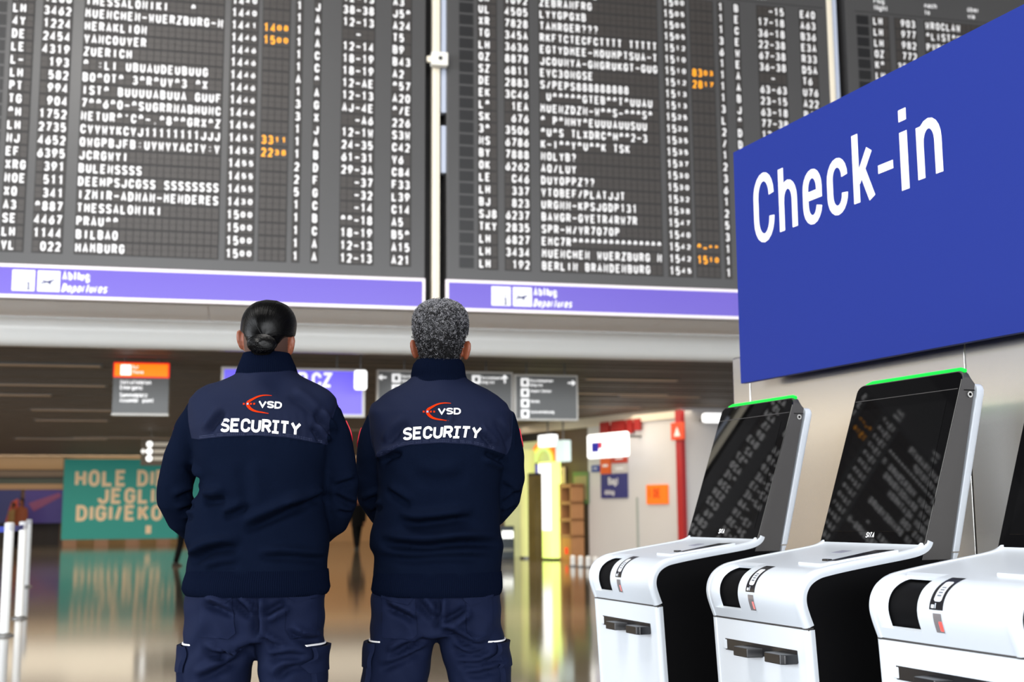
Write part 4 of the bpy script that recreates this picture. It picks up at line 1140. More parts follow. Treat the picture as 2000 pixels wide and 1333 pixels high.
def cap_mesh(prof, keep, n=56):
    """closed hair cap in head space; where keep() is 0 it lies inside the head"""
    rings = []
    for p in catmull([np.array(q) for q in prof], 4):
        r = []
        for q in sring(0, p[0], p[1], p[2], p[3], 2.15, n):
            k = keep(*q); q = np.array(q); c0 = np.array([0, -.01, q[2]])
            r.append(c0 + (q - c0) * (.80 + .20 * k))
        rings.append(r)
    return rings
def hair_bun(root, H, HC, HR, sc, lx, lz, c):
    prof = [(-.05, .056, .06, -.080), (-.03, .062, .07, -.090), (-.01, .071, .08, -.098), (.015, .0775, .085, -.104), (.04, .0795, .088, -.106), (.07, .0775, .085, -.101), (.095, .067, .068, -.085), (.115, .047, .044, -.058), (.1265, .016, .005, -.022)]
    def keep(x, y, z):
        lo = -.052 + .075 * float(ss(.012, .072, abs(x)))
        k = float(ss(lo - .006, lo + .006, z))
        fl = .055 if z > .05 else .0
        return k * (1 - float(ss(.0, .03, y - .02 - .9 * max(0, z - .02))))
    rings = cap_mesh(prof, keep)
    mb = MB(); mb.loft([[tuple(H(p)) for p in r] for r in rings])
    hair = mb.build('hair', M_hairblack, root, smooth=True, sharp=180)
    V = np.array(mb.v); bv = BVHTree.FromPolygons([Vector(p) for p in mb.v], mb.f)
    B = np.array([.006, -.1, .016]); Bd = B / np.linalg.norm(B); cen = Vector(H((0, 0, .03)))
    B_dir = (HR @ (B - np.array([0, 0, .03]))); B_dir /= np.linalg.norm(B_dir)
    sb = MB()
    for i in range(1300):
        al = math.radians(-52 + 284 * (i + rng.random()) / 1300)
        ed = np.array([math.cos(al) * .08, -.005 + .05 * max(0, math.sin(al)), .03 + math.sin(al) * .095])
        ed = HR @ (ed - np.array([0, 0, .03])); ed /= np.linalg.norm(ed)
        om = math.acos(np.clip(ed @ B_dir, -1, 1)); pts = []
        wob = (rng.random() - .5) * .03
        for k in range(13):
            t = k / 12; d = (math.sin((1 - t) * om) * ed + math.sin(t * om) * B_dir) / math.sin(om)
            d = d + wob * math.sin(t * math.pi) * np.cross(d, B_dir)
            hit = bv.ray_cast(cen + Vector(d) * .3, -Vector(d))
            if hit[0] is None: continue
            pts.append(np.array(hit[0]) + d * (.0002 + .0010 * (i % 5) / 5))
        if len(pts) > 6: sb.tube(pts, [.0011] * len(pts), 3, cap=False)
    sb.build('hair_strands', M_hairblack, hair, smooth=True, sharp=180)
    # low twisted bun
    bc = np.array(H((.0065, -.118, -.006)))
    bb = MB(); bb.ball(bc, (.037, .026, .025), 28, 18)
    bun = bb.build('bun', M_hairblack, hair, smooth=True, sharp=180)
    sb = MB()
    cx_ = bc + np.array([-.002, -.012, .020])
    for i in range(260):
        ph = 2 * math.pi * rng.random(); pts = []
        lat0 = rng.random() * 1.1 + .25; tw = 2.3 + rng.random() * 1.2
        for k in range(12):
            t = k / 11; a = ph + tw * t; lat = 1.45 - (1.45 - (lat0 - .9)) * t
            # coil that starts at the hair gathered above the bun and winds round it
            d = np.array([math.cos(lat) * math.cos(a) * .041, -math.sin(lat) * .027 if lat > 0 else -math.sin(lat) * .02, math.cos(lat) * math.sin(a) * .027])
            p = bc + np.array([d[0], d[1], d[2]]) * (1.0 + .03 * rng.random())
            pts.append(p)
        sb.tube(pts, [.0011] * len(pts), 3, cap=False)
    sb.build('bun_strands', M_hairblack, bun, smooth=True, sharp=180)
def hair_curls(root, H, sc, c):
    prof = [(-.068, .052, .05, -.078), (-.05, .060, .06, -.088), (-.03, .066, .07, -.096), (-.01, .072, .08, -.103), (.015, .078, .085, -.108), (.04, .0825, .09, -.110), (.07, .082, .088, -.106), (.095, .0735, .072, -.092), (.115, .054, .05, -.066), (.129, .02, .01, -.026)]
    def keep(x, y, z):
        lo = -.062 + .075 * float(ss(.055, .07, abs(x))) * float(ss(-.05, -.02, y))
        return float(ss(lo - .006, lo + .006, z)) * (1 - float(ss(.0, .03, y - .005 - .9 * max(0, z - .02))))
    rings = cap_mesh(prof, keep)
    mb = MB(); mb.loft([[tuple(H(p)) for p in r] for r in rings])
    hair = mb.build('hair', M_hairdark, root, smooth=True, sharp=180)
    cb = MB(); n = len(rings[0]); faces = []
    for i in range(len(rings) - 1):
        for j in range(n):
            a, b, d = np.array(rings[i][j]), np.array(rings[i][(j + 1) % n]), np.array(rings[i + 1][j])
            m = (a + b) / 2
            if keep(*m) > .95: faces.append((a, b, d, np.linalg.norm(np.cross(b - a, d - a))))
    ar = np.array([f[3] for f in faces]); pick = rng.choice(len(faces), 6500, p=ar / ar.sum())
    for k in pick:
        a, b, d, _ = faces[k]; u_, v_ = rng.random(), rng.random(); p = a + (b - a) * u_ + (d - a) * v_
        nn = p - np.array([0, 0, .02]); nn /= np.linalg.norm(nn); t1 = np.cross(nn, rng.normal(size=3)); t1 /= np.linalg.norm(t1)
        ax2 = nn * (.35 + .65 * rng.random()) + np.cross(nn, t1) * rng.normal() * .8; ax2 /= np.linalg.norm(ax2)
        r = .0020 + .0021 * rng.random(); pts = []; a0 = rng.random() * 6.28; sp = 4.2 + 2 * rng.random()
        for q in range(9):
            t = q / 8; an = a0 + sp * t
            pts.append(tuple(H(p + nn * (.0005 + .0028 * rng.random() * 0 + .002) + r * (math.cos(an) * t1 + math.sin(an) * ax2) + np.cross(t1, ax2) * r * .7 * t)))
        h_ = np.clip((p[2] + .03) / .15, 0, 1); q = rng.random()
        cb.m = 2 if q < .05 + .38 * h_ else (1 if q < .30 + .62 * h_ else 0)
        cb.tube(pts, [.00052] * 9, 3, cap=False)
    cu = cb.build('curls', [M_hairdark, M_hairgrey, M_hairsilver], hair, smooth=True, sharp=180)
    tag(cu, 'tight grey and black curls', kind='stuff')

WOMAN = dict(
    x0=-.735, dy=3.62, dpy=0, cx=502, head=(522, 669), hs=1.0, roll=math.radians(5.5), neck=(520, 722), hair='bun', skin=M_skinA,
    label='person in navy security jacket with sleek black hair in a low bun, seen from behind',
    ears=((470, 664), (569, 675)), earout=-.002,
    torso=[(716, 474, 568), (733, 460, 581), (740, 445, 594), (752, 408, 622), (765, 384, 642), (780, 372, 655), (800, 370, 660), (840, 373, 655), (880, 380, 648), (920, 386, 638), (935, 392, 636), (955, 391, 634), (975, 383, 635), (1000, 371, 637), (1030, 365, 640),
           (1055, 362, 642), (1080, 372, 640), (1110, 367, 638), (1135, 365, 638), (1150, 368, 636)],
    arms=([(399, 800, 34, .01), (376, 845, 37, .02), (354, 900, 36, .03), (343, 945, 35, .04), (341, 975, 35, .055), (358, 1010, 34, .10), (392, 1040, 31, .17), (440, 1058, 27, .205), (478, 1066, 24, .215)],
          [(634, 808, 34, .01), (649, 850, 36, .02), (660, 905, 37, .03), (663, 945, 37, .04), (662, 980, 37, .055), (648, 1015, 34, .10), (612, 1045, 31, .17), (565, 1060, 27, .205), (528, 1066, 24, .212)]),
    armholes=([(371, 772), (371, 800), (375, 825), (381, 852), (386, 880), (389, 910)], [(661, 785), (656, 805), (650, 830), (647, 855), (644, 880), (640, 910)]),
    seam=[(340, 850), (385, 858), (437, 854), (500, 852), (560, 855), (600, 862), (640, 869), (690, 875)], seam_mid=(515, 850),
    collar=[(738, 457, 583, .075, -.062), (728, 461, 580, .074, -.066), (715, 466, 576, .073, -.068), (702, 472, 570, .071, -.069), (693, 476, 566, .070, -.069)],
    band=[(1113, 368, 639, .001), (1120, 366, 640, .002), (1135, 361, 641, .005), (1148, 359, 643, .007), (1157, 363, 640, .006), (1162, 368, 636, .002), (1160, 374, 630, -.004)],
    text=dict(sec=((431, 845), (586, 853), (588, 826), (431, 818), .004), vsd=((505, 796), (549, 799), (550, 785), (504, 782), 0), arc=(467.0, 789, 0), dots=(475.5, 483.5, 489.5, 496)),
    patch=((812, 856), (822, 868)),
    folds=[([(392, 980), (415, 979), (441, 975)], .007, .012), ([(436, 1012), (460, 1003), (486, 990)], .005, .010), ([(478, 1038), (540, 1010), (600, 982)], .008, .014), ([(560, 1000), (600, 984), (636, 962)], .006, .012),
           ([(368, 1103), (395, 1082), (430, 1072), (470, 1070)], .008, .012), ([(505, 1089), (570, 1090), (636, 1098)], .005, .011), ([(395, 1120), (430, 1108), (470, 1104)], .003, .01),
           ([(318, 978), (345, 964), (380, 956)], .007, .010), ([(322, 1002), (345, 992), (372, 990)], .006, .009), ([(330, 1022), (350, 1013), (372, 1010)], .005, .008), ([(342, 900), (360, 925), (386, 945)], .007, .010),
           ([(640, 950), (660, 944), (685, 936)], .007, .009), ([(640, 965), (660, 978), (684, 990)], .007, .009), ([(645, 998), (662, 1004), (680, 1004)], .005, .008),
           ([(612, 800), (625, 825), (640, 850)], .006, .008), ([(607, 830), (618, 850), (626, 866)], .005, .007), ([(405, 848), (420, 825), (438, 802)], .004, .010), ([(560, 770), (590, 790), (612, 815)], .003, .012), ([(470, 905), (480, 950), (478, 1000)], .002, .02)],
    hips=[(1128, 372, 632), (1160, 366, 634), (1200, 364, 634), (1225, 363, 634), (1250, 366, 630)],
    legs=([(1205, 366, 496), (1235, 363, 499), (1262, 362, 499), (1300, 360, 493), (1333, 358, 487)], [(1205, 504, 630), (1235, 501, 633), (1262, 501, 632), (1300, 506, 630), (1333, 510, 628)]),
    pockets=([(386, 1246), (445, 1250), (460, 1238), (454, 1170), (386, 1168)], [(567, 1250), (614, 1248), (616, 1170), (562, 1170), (557, 1230)]),
    flaps=([(382, 1150), (455, 1150), (455, 1168), (443, 1178), (382, 1168)], [(562, 1150), (620, 1150), (620, 1168), (576, 1178), (562, 1167)]),
    cargo=(1254, 1257),
    tfolds=[([(395, 1180), (430, 1190), (460, 1205)], .006, .010), ([(455, 1172), (480, 1195), (496, 1210)], .007, .010), ([(560, 1176), (535, 1190), (512, 1202)], .008, .010), ([(390, 1265), (420, 1282), (455, 1275), (488, 1270)], .007, .010),
            ([(416, 1275), (440, 1290), (470, 1280)], .005, .009), ([(505, 1245), (530, 1262), (555, 1270)], .006, .009), ([(520, 1290), (560, 1282), (600, 1288)], .007, .010), ([(560, 1232), (590, 1250), (625, 1258)], .005, .009),
            ([(380, 1333), (420, 1315), (470, 1290)], .007, .012), ([(540, 1333), (560, 1310), (610, 1300)], .006, .012), ([(498, 1165), (501, 1200), (501, 1250)], .008, .009)])
MAN = dict(
    x0=-.218, dy=3.80, dpy=6, cx=855, head=(860, 667), hs=1.02, roll=math.radians(.5), neck=(858, 730), hair='curls', skin=M_skinB,
    label='person in navy security jacket with short curly grey hair, seen from behind',
    ears=((808, 682), (913, 685)), earout=-.003,
    torso=[(732, 812, 902), (745, 799, 917), (752, 786, 930), (762, 766, 952), (775, 745, 972), (790, 728, 990), (808, 722, 998), (840, 725, 998), (870, 731, 993), (900, 736, 985), (950, 739, 977), (990, 736, 976), (1020, 729, 977), (1045, 724, 979), (1068, 721, 983),
           (1085, 731, 981), (1120, 730, 979), (1140, 731, 978), (1152, 733, 977)],
    arms=([(750, 818, 34, .02), (740, 850, 37, .03), (733, 895, 38, .04), (730, 935, 38, .055), (733, 970, 37, .07), (752, 1000, 33, .12), (790, 1028, 31, .18), (825, 1045, 27, .21), (848, 1050, 24, .215)],
          [(971, 812, 34, .01), (980, 850, 38, .02), (987, 895, 38, .03), (988, 935, 38, .045), (981, 970, 36, .07), (960, 1000, 33, .12), (925, 1025, 31, .18), (900, 1042, 27, .21), (886, 1048, 24, .214)]),
    armholes=([(717, 800), (722, 820), (724, 845), (728, 870), (737, 893), (742, 912)], [(1003, 800), (1001, 825), (1000, 850), (998, 872), (990, 890), (986, 912)]),
    seam=[(690, 893), (737, 893), (752, 888), (778, 874), (800, 870), (860, 866), (920, 869), (960, 878), (1000, 890), (1040, 895)], seam_mid=(860, 866),
    collar=[(756, 793, 921, .076, -.064), (750, 797, 918, .078, -.070), (744, 801, 914, .077, -.071), (738, 803, 911, .074, -.068), (733, 803, 909, .075, -.071), (722, 805, 908, .076, -.074), (712, 808, 906, .074, -.074), (706, 813, 902, .071, -.072)],
    band=[(1117, 731, 979, .001), (1124, 730, 980, .002), (1138, 728, 981, .005), (1150, 726, 981, .007), (1158, 729, 979, .006), (1163, 734, 976, .002), (1161, 742, 968, -.004)],
    text=dict(sec=((787, 861), (937, 859), (942, 834), (787, 836), .0035), vsd=((855, 810), (900, 810), (900, 797), (855, 797), 0), arc=(818.8, 804.5, 1.2), dots=(827.5, 835.3, 841.5, 848)),
    patch=((836, 880), (840, 884)),
    folds=[([(775, 1017), (810, 1024), (850, 1021), (890, 1016), (928, 1012)], .009, .013), ([(739, 1061), (790, 1066), (840, 1068), (905, 1061), (976, 1064)], .010, .013), ([(750, 958), (775, 972), (803, 990)], .004, .010), ([(735, 1090), (800, 1094), (870, 1090), (970, 1092)], .004, .012),
           ([(700, 985), (715, 975), (735, 970)], .006, .009), ([(712, 1005), (728, 996), (745, 990)], .005, .008), ([(984, 985), (1000, 970), (1020, 962)], .006, .009), ([(982, 1005), (996, 996), (1010, 990)], .005, .008), ([(975, 940), (995, 955), (1015, 965)], .004, .009),
           ([(742, 905), (760, 892), (785, 885)], .007, .010), ([(988, 905), (970, 895), (945, 884)], .006, .010), ([(965, 820), (985, 850), (993, 878)], .004, .009), ([(760, 870), (775, 845), (800, 825)], .003, .012), ([(805, 930), (860, 940), (915, 930)], .0025, .02),
           ([(932, 840), (948, 855), (965, 875)], .004, .008), ([(868, 800), (874, 812), (870, 826)], .003, .006)],
    hips=[(1130, 735, 974), (1162, 727, 978), (1195, 725, 979), (1220, 725, 981), (1240, 728, 980)],
    legs=([(1190, 728, 845), (1215, 725, 850), (1242, 723, 851), (1290, 720, 842), (1333, 716, 836)], [(1190, 858, 976), (1215, 854, 980), (1242, 853, 983), (1290, 866, 987), (1333, 880, 991)]),
    pockets=([(744, 1248), (803, 1250), (815, 1240), (811, 1166), (744, 1166)], [(910, 1168), (962, 1168), (964, 1240), (930, 1250), (912, 1235)]),
    flaps=([(742, 1150), (812, 1150), (812, 1164), (797, 1182), (742, 1170)], [(905, 1150), (964, 1150), (964, 1168), (919, 1185), (905, 1172)]),
    cargo=(1251, 1252),
    tfolds=[([(750, 1185), (785, 1200), (815, 1216)], .006, .010), ([(815, 1170), (835, 1195), (850, 1214)], .007, .010), ([(915, 1185), (888, 1205), (860, 1216)], .008, .010), ([(760, 1285), (790, 1265), (830, 1250)], .007, .010),
            ([(862, 1225), (885, 1240), (925, 1262), (960, 1258)], .008, .010), ([(880, 1265), (915, 1282), (960, 1270)], .007, .010), ([(740, 1310), (790, 1290), (838, 1268)], .005, .010), ([(890, 1300), (930, 1300), (975, 1285)], .006, .010),
            ([(905, 1320), (940, 1318), (980, 1310)], .005, .01), ([(857, 1165), (857, 1195), (853, 1235)], .008, .009)])
guard(WOMAN)
guard(MAN)
# ------------------------------------------------------------------ the low hall behind the boards
M_signgrey = mat('sign_grey', srgb(120, 122, 122), .45)
M_signframe = mat('sign_frame', srgb(225, 222, 215), .35)
M_lit = mat('lit_white', srgb(245, 250, 250), .4, emit=(1, 1, 1, 1), estr=.9)
M_signwhite = mat('sign_white_glow', srgb(246, 246, 246), .4, emit=(1, 1, 1, 1), estr=.42)  # glow added so lettering and pictograms look bright in the dim hall
M_litblue = mat('lit_violet', srgb(110, 100, 225), .4, emit=srgb(100, 85, 230), estr=.55)
M_litorange = mat('lit_orange', srgb(255, 140, 10), .4, emit=srgb(255, 125, 0), estr=.6)
M_litred = mat('lit_red', srgb(240, 50, 25), .4, emit=srgb(245, 40, 20), estr=.5)
M_rod = mat('rod_grey', srgb(110, 110, 110), .4, metal=.6)
M_brownwood = mat('light_wood', srgb(178, 128, 84), .5, noise=.12, nscale=8)
M_black = mat('plain_black', srgb(14, 14, 16), .5)

def frame_at(p):          # an object standing parallel to the boards
    return dict(loc=p, rotz=HALL_ROT)
def sd_of(px, py, Y):      # (s, d, z) of a photograph point at depth Y
    p = at_y(px, py, Y); q = p - HP; return float(q @ HW), float(q @ HN), float(p[2])
def hang_plane(px, py, Y):
    s, d, z = sd_of(px, py, Y); return s, d, z
def plane_sz(px, py, d):   # point of the plane at hall depth d
    p = on_plane(px, py, HP + HN * d, HN); return float((p - HP) @ HW), float(p[2])

def hang_rods(mb, xs, z0, z1):
    for x in xs: mb.tube([(x, .04, z0), (x, .04, z1)], .012, 8)

# orange and grey hanging sign
def box_sign(name, label, cat, corners, d, th, group=None, rods=True):
    (xa, ya), (xb, yb) = corners
    s0, z1 = plane_sz(xa, ya, d); s1, z0 = plane_sz(xb, yb, d)
    t = thing(name, label, cat, hall(s0, d, 0), HALL_ROT, group)
    if rods:
        for q_ in (.2, .8): mb = MB(); hang_rods(mb, ((s1 - s0) * q_,), z1, 3.40); mb.build('hanging_rod', M_rod, t)
    return t, s1 - s0, z0, z1
def lines(mb, x, z, widths, h, y, gap):
    for k, wd in enumerate(widths):
        V, Fc, tw = text2d(wd, h, h * .52, h * .17, h * .1); mb.add([(x + a, y, z - k * gap + b) for a, b in V], Fc)

t, wd, z0, z1 = box_sign('hanging_sign', 'square hanging sign, orange above and grey below with white lettering', 'sign', ((222, 708), (328, 813)), 5.6, .15)
mb = MB(); mb.box(0, wd, 0, .16, z0 + .03, z1); pn = mb.build('panel', M_signgrey, t, bevel=.01)
mb = MB(); mb.box(0, wd, -.008, .1, z1 - .215, z1 + .004); hd = mb.build('orange_header', M_litred, t, bevel=.01)
mb = MB(); mb.box(.02, wd - .02, -.014, -.008, z1 - .195, z1 - .02); mb.build('header_face', M_litorange, hd)
mb = MB(); mb.box(.10, .24, -.02, -.014, z1 - .18, z1 - .035); mb.build('pictogram', M_lit, hd, bevel=.01)
mb = MB(); lines(mb, .26, z1 - .09, ('Ruf', 'Phone'), .05, -.016, .07); mb.build('header_lettering', M_signwhite, hd)
mb = MB(); lines(mb, .10, z1 - .31, ('Notruftelefon', 'Emergency'), .062, -.003, .075); lines(mb, .10, z1 - .49, ('Sammelplatz', 'Assembly point'), .06, -.003, .075); mb.build('lettering', M_signwhite, pn)
mb = MB(); mb.box(-.005, wd + .005, -.006, .165, z0, z0 + .035); mb.build('lower_edge', M_signframe, t, bevel=.005)

# violet gate sign
t, wd, z0, z1 = box_sign('gate_sign', 'violet hanging sign with letters B C Z behind the bun-haired guard', 'sign', ((432, 716), (713, 816)), 4.9, .12)
mb = MB(); mb.box(0, wd, 0, .12, z0, z1); fr = mb.build('frame', M_signframe, t, bevel=.01)
mb = MB(); mb.box(.045, wd - .05, -.006, 0, z0 + .045, z1 - .04); pn = mb.build('panel', M_litblue, fr)
mb = MB()
for ch, x in (('B', 1.05), ('C', 1.24), ('Z', 1.385), ('1', 1.83)):
    V, Fc, _ = text2d(ch, .21, .135, .04, 0, mono=1); mb.add([(x + a, -.008, z1 - .27 + b) for a, b in V], Fc)
    if ch == 'Z': mb.box(1.33, 1.35, -.008, -.0075, z1 - .29, z1 - .25); mb.build('lettering', M_signwhite, pn); mb = MB()
mb.build('gate_number', M_signwhite, pn)
t = thing('emergency_lamp', 'small white lamp box hanging in front of the violet sign', 'lamp', hall(*sd_of(704, 765, 16.6)), HALL_ROT)
mb = MB(); mb.box(-.085, .085, -.05, .05, 0.02, .29); mb.build('housing', M_lit, t, bevel=.03)
mb = MB(); mb.tube([(0, 0, .30), (0, 0, .6)], .01, 8); mb.build('hanging_rod', M_rod, t)

# grey direction signs
for name, c0, c1, label, arrow in (('direction_sign', (736, 722), (1003, 818), 'wide grey hanging direction sign behind the grey-haired guard', 'l'), ('direction_sign', (1004, 731), (1130, 823), 'narrow grey hanging direction sign with four white pictograms', 'r')):
    t, wd, z0, z1 = box_sign(name, label, 'sign', (c0, c1), 5.2, .12, 'grey hanging direction signs')
    mb = MB(); mb.box(0, wd, 0, .12, z0, z1); fr = mb.build('frame', M_signframe, t, bevel=.012)
    mb = MB(); mb.box(.03, wd - .03, -.006, 0, z0 + .03, z1 - .03); pn = mb.build('panel', M_signgrey, fr)
    if arrow == 'l':
        cols = [(.22, 'Bahnhof'), (1.40, 'Gates')]; rows = 2
    else:
        cols = [(.10, '')]; rows = 4
    txts = ('Kurzzeitparken', 'Airport Center', 'Hotels', 'Autovermietung')
    for x, _s in cols:
        for k in range(rows):
            zc = z1 - .06 - k * .155
            if arrow == 'l' and x > 1 and k > 0: continue
            mb = MB(); mb.box(x, x + .125, -.011, -.006, zc - .125, zc); ic = mb.build('pictogram', M_signwhite, pn, bevel=.008)
            mb = MB(); mb.box(x + .035, x + .09, -.0125, -.011, zc - .095, zc - .03); mb.build('pictogram_mark', M_signgrey, ic)
            mb = MB(); lines(mb, x + .145, zc - .055, (txts[k],), .045, -.008, .06)
            if k == 0: lines(mb, x + .145, zc - .12, ('long stay',), .045, -.008, .06)
            mb.build('lettering', M_signwhite, pn)
    mb = MB()
    ax, az = ((.09, z1 - .115) if arrow == 'l' else (wd - .11, z1 - .12)); sg = -1 if arrow == 'l' else 1
    V, Fc = [], []
    stroke([(ax - sg * .05, az), (ax + sg * .05, az)], .022, V, Fc); stroke([(ax + sg * .015, az + .035), (ax + sg * .052, az), (ax + sg * .015, az - .035)], .022, V, Fc)
    if arrow == 'l':
        stroke([(wd - .13, z1 - .17), (wd - .13, z1 - .06)], .025, V, Fc); stroke([(wd - .17, z1 - .10), (wd - .13, z1 - .06), (wd - .09, z1 - .10)], .022, V, Fc)
    mb.add([(a, -.009, b) for a, b in V], Fc); mb.build('arrow', M_signwhite, pn)

# small dark arrow sign far back
t, wd, z0, z1 = box_sign('arrow_sign', 'small dark sign with round white symbols above the teal billboard', 'sign', ((276, 858), (372, 910)), 22.0, .1)
mb = MB(); mb.box(0, wd, 0, .1, z0, z1); pn = mb.build('panel', mat('sign_dark', srgb(84, 74, 62), .5), t, bevel=.01)
for k in range(3):
    zc = z1 - .14 - k * .19
    mb = MB(); mb.tube([(.22, -.01, zc), (.22, .0, zc)], .082, 18); mb.build('round_symbol', M_lit, pn)
    mb = MB(); mb.box(.33, .75, -.008, 0, zc - .05, zc + .05); mb.build('name_plate', M_signframe, pn)
mb = MB(); V, Fc = [], []; stroke([(.02, z1 - .33), (.14, z1 - .33)], .05, V, Fc); stroke([(.07, z1 - .27), (.02, z1 - .33), (.07, z1 - .39)], .04, V, Fc); mb.add([(a, -.004, b) for a, b in V], Fc); mb.build('arrow', M_signwhite, pn)

# teal billboard
s0, zt = plane_sz(126, 897, 36.0); s1, zb = plane_sz(395, 1052, 36.0)
t = thing('billboard', 'wide teal billboard with pale slogan lettering by the far wall', 'billboard', hall(s0, 36.0, 0), HALL_ROT)
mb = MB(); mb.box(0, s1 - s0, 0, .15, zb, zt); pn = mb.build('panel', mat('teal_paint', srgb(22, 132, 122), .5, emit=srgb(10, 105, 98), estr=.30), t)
mb = MB()
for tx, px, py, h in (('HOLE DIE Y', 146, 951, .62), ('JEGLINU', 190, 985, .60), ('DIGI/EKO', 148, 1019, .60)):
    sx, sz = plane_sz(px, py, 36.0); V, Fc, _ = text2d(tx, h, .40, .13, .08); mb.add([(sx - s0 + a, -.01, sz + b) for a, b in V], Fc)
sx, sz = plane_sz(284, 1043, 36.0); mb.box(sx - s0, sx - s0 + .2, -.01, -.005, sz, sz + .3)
mb.build('lettering', mat('peach_glow_letters', srgb(226, 198, 164), .6, emit=srgb(226, 196, 158), estr=.12), pn)  # glow added to lift lettering that the hall light leaves too dark
for x in np.linspace(.3, s1 - s0 - .3, 5): mb = MB(); mb.box(x - .25, x + .25, .02, .13, 0, zb); mb.build('foot', mat('billboard_foot', srgb(150, 112, 84), .6), t)

# shop front at the far left
s0, zt = plane_sz(-60, 905, 37.4); s1, _ = plane_sz(124, 905, 37.4)
t = thing('shop_facade', 'brown shop front with stepped fascia beside the teal billboard', 'shop front', hall(s0, 37.4, 0), HALL_ROT)
for name, ya, yb, y_, col, em in (('fascia', 893, 918, 0, (92, 70, 40), .0), ('fascia', 918, 932, .1, (66, 54, 46), 0), ('dark_band', 932, 946, .2, (34, 46, 44), 0), ('light_rail', 946, 957, .05, (130, 104, 78), .05)):
    _, za = plane_sz(60, ya, 37.4); _, zb_ = plane_sz(60, yb, 37.4)
    mb = MB(); mb.box(0, s1 - s0, y_, .4, zb_, za); mb.build(name, mat('shop_%s_%d' % (name, ya), srgb(*col), .5, emit=srgb(*col) if em else None, estr=em), t)
mb = MB(); mb.box(0, s1 - s0, .35, .5, 0, plane_sz(60, 957, 37.4)[1]); mb.build('back_panel', mat('shop_back', srgb(38, 28, 26), .6), t)
for sx_ in (42, 122):
    sx, _ = plane_sz(sx_, 1000, 37.4); mb = MB(); mb.box(sx - s0 - .1, sx - s0 + .1, .1, .4, 0, plane_sz(60, 957, 37.4)[1]); mb.build('shop_pillar', mat('shop_pillar_brown', srgb(92, 70, 56), .6), t)
for px0, px1, lab, base, second in ((-20, 38, 'blue poster with an orange shape, framed by one brown pillar', (26, 32, 90), (150, 48, 20)), (49, 121, 'violet poster between two brown pillars', (50, 36, 110), (110, 50, 90))):
    a0, z1_ = plane_sz(px0, 958, 37.2); a1, z0_ = plane_sz(px1, 1022, 37.2)
    q = thing('shop_poster', lab, 'poster', hall(a0, 37.2, 0), HALL_ROT, 'posters in the far left shop')
    mb = MB(); mb.box(0, a1 - a0, 0, .1, z0_, z1_); pp = mb.build('sheet', mat('poster_%d' % px0, srgb(*base), .5, emit=srgb(*base), estr=.12), q)
    mb = MB(); wd_ = a1 - a0; hh = z1_ - z0_
    mb.prism([(wd_ * .55, z0_ + .02), (wd_ * .95, z0_ + .02), (wd_ * .92, z0_ + hh * .75), (wd_ * .7, z0_ + hh * .62)] if px0 < 0 else [(wd_ * .25, z0_ + hh * .35), (wd_ * .95, z0_ + hh * .80), (wd_ * .9, z0_ + hh * .92), (wd_ * .1, z0_ + hh * .6)], 'y', -.012, 0)
    mb.build('printed_shape', mat('poster_shape_%d' % px0, srgb(*second), .5, emit=srgb(*second), estr=.12), pp)

# barrier posts with a blue belt, front left
M_post = mat('white_post', srgb(238, 240, 240), .3)
M_belt = mat('blue_belt', srgb(30, 50, 150), .6)
posts = []
for k, (px, py, lab) in enumerate(((8, 1243, 'nearest white barrier post, in front of the two others'), (37, 1209, 'middle white barrier post, joined to the nearest by a blue belt'), (51, 1147, 'farthest white barrier post, half hidden by the one before it'))):
    p = at_z(px, py, 0); posts.append(p)
    t = thing('barrier_post', lab, 'barrier post', p, .3, 'white belt barrier posts')
    mb = MB(); mb.tube([(0, 0, .02), (0, 0, 1.0)], .044, 20); mb.build('pole', M_post, t, smooth=True)
    mb = MB(); mb.tube([(0, 0, 0), (0, 0, .012), (0, 0, .03)], [.09, .09, .05], 24); mb.build('base_plate', M_rod, t, smooth=True)
    mb = MB(); mb.tube([(0, 0, 1.0), (0, 0, 1.07), (0, 0, 1.08)], [.047, .047, .03], 20); mb.build('belt_head', mat('belt_head', srgb(196, 198, 204), .35), t, smooth=True)
for a, b, lab in ((posts[0], posts[1], 'short blue barrier belt between the two nearest white posts'), (posts[0], np.array([-7.2, 11.6, 0]), 'blue barrier belt running from the nearest white post out of view')):
    d = (b - a); L = np.linalg.norm(d); an = math.atan2(d[1], d[0])
    mb = MB(); mb.box(.047, L - .047, -.002, .002, .985, 1.04)
    o = mb.build('barrier_belt', M_belt); o.location = a; o.rotation_euler = (0, 0, an); tag(o, lab, 'belt', 'blue barrier belts')

# ceiling lamps of the low hall
M_dimlamp = mat('dim_lamp', srgb(200, 170, 140), .5, emit=srgb(235, 200, 160), estr=.04)
lamps = [(85, 714, 1.6), (85, 753, 2.0), (140, 802, 1.6), (140, 822, 1.6), (20, 772, 1.4), (250, 856, 3), (120, 858, 2.5), (1235, 742, 1.6), (1215, 770, 1.8), (1290, 775, 1.6), (1170, 795, 1.8), (640, 840, 2.2)]
lamp_labels = ['dim strip light nearest the beam, left of the orange hanging sign', 'dim strip light directly behind the nearest one, left of the orange sign', 'short dim strip light level with the lower half of the orange sign', "short dim strip light just below the level of the orange sign's bottom edge", "dim strip light level with the middle of the orange sign, far from it", 'long dim strip light between the orange sign and the teal billboard', 'dim strip light above the brown shop fascia', 'dim strip light right of the grey four-pictogram sign, nearest the beam', 'dim strip light right of the grey four-pictogram sign, second from the beam', 'dim strip light closest to the steel partition', "dim strip light above the angled shop wall's fascia", "dim strip light seen between the two guards' shoulders"]
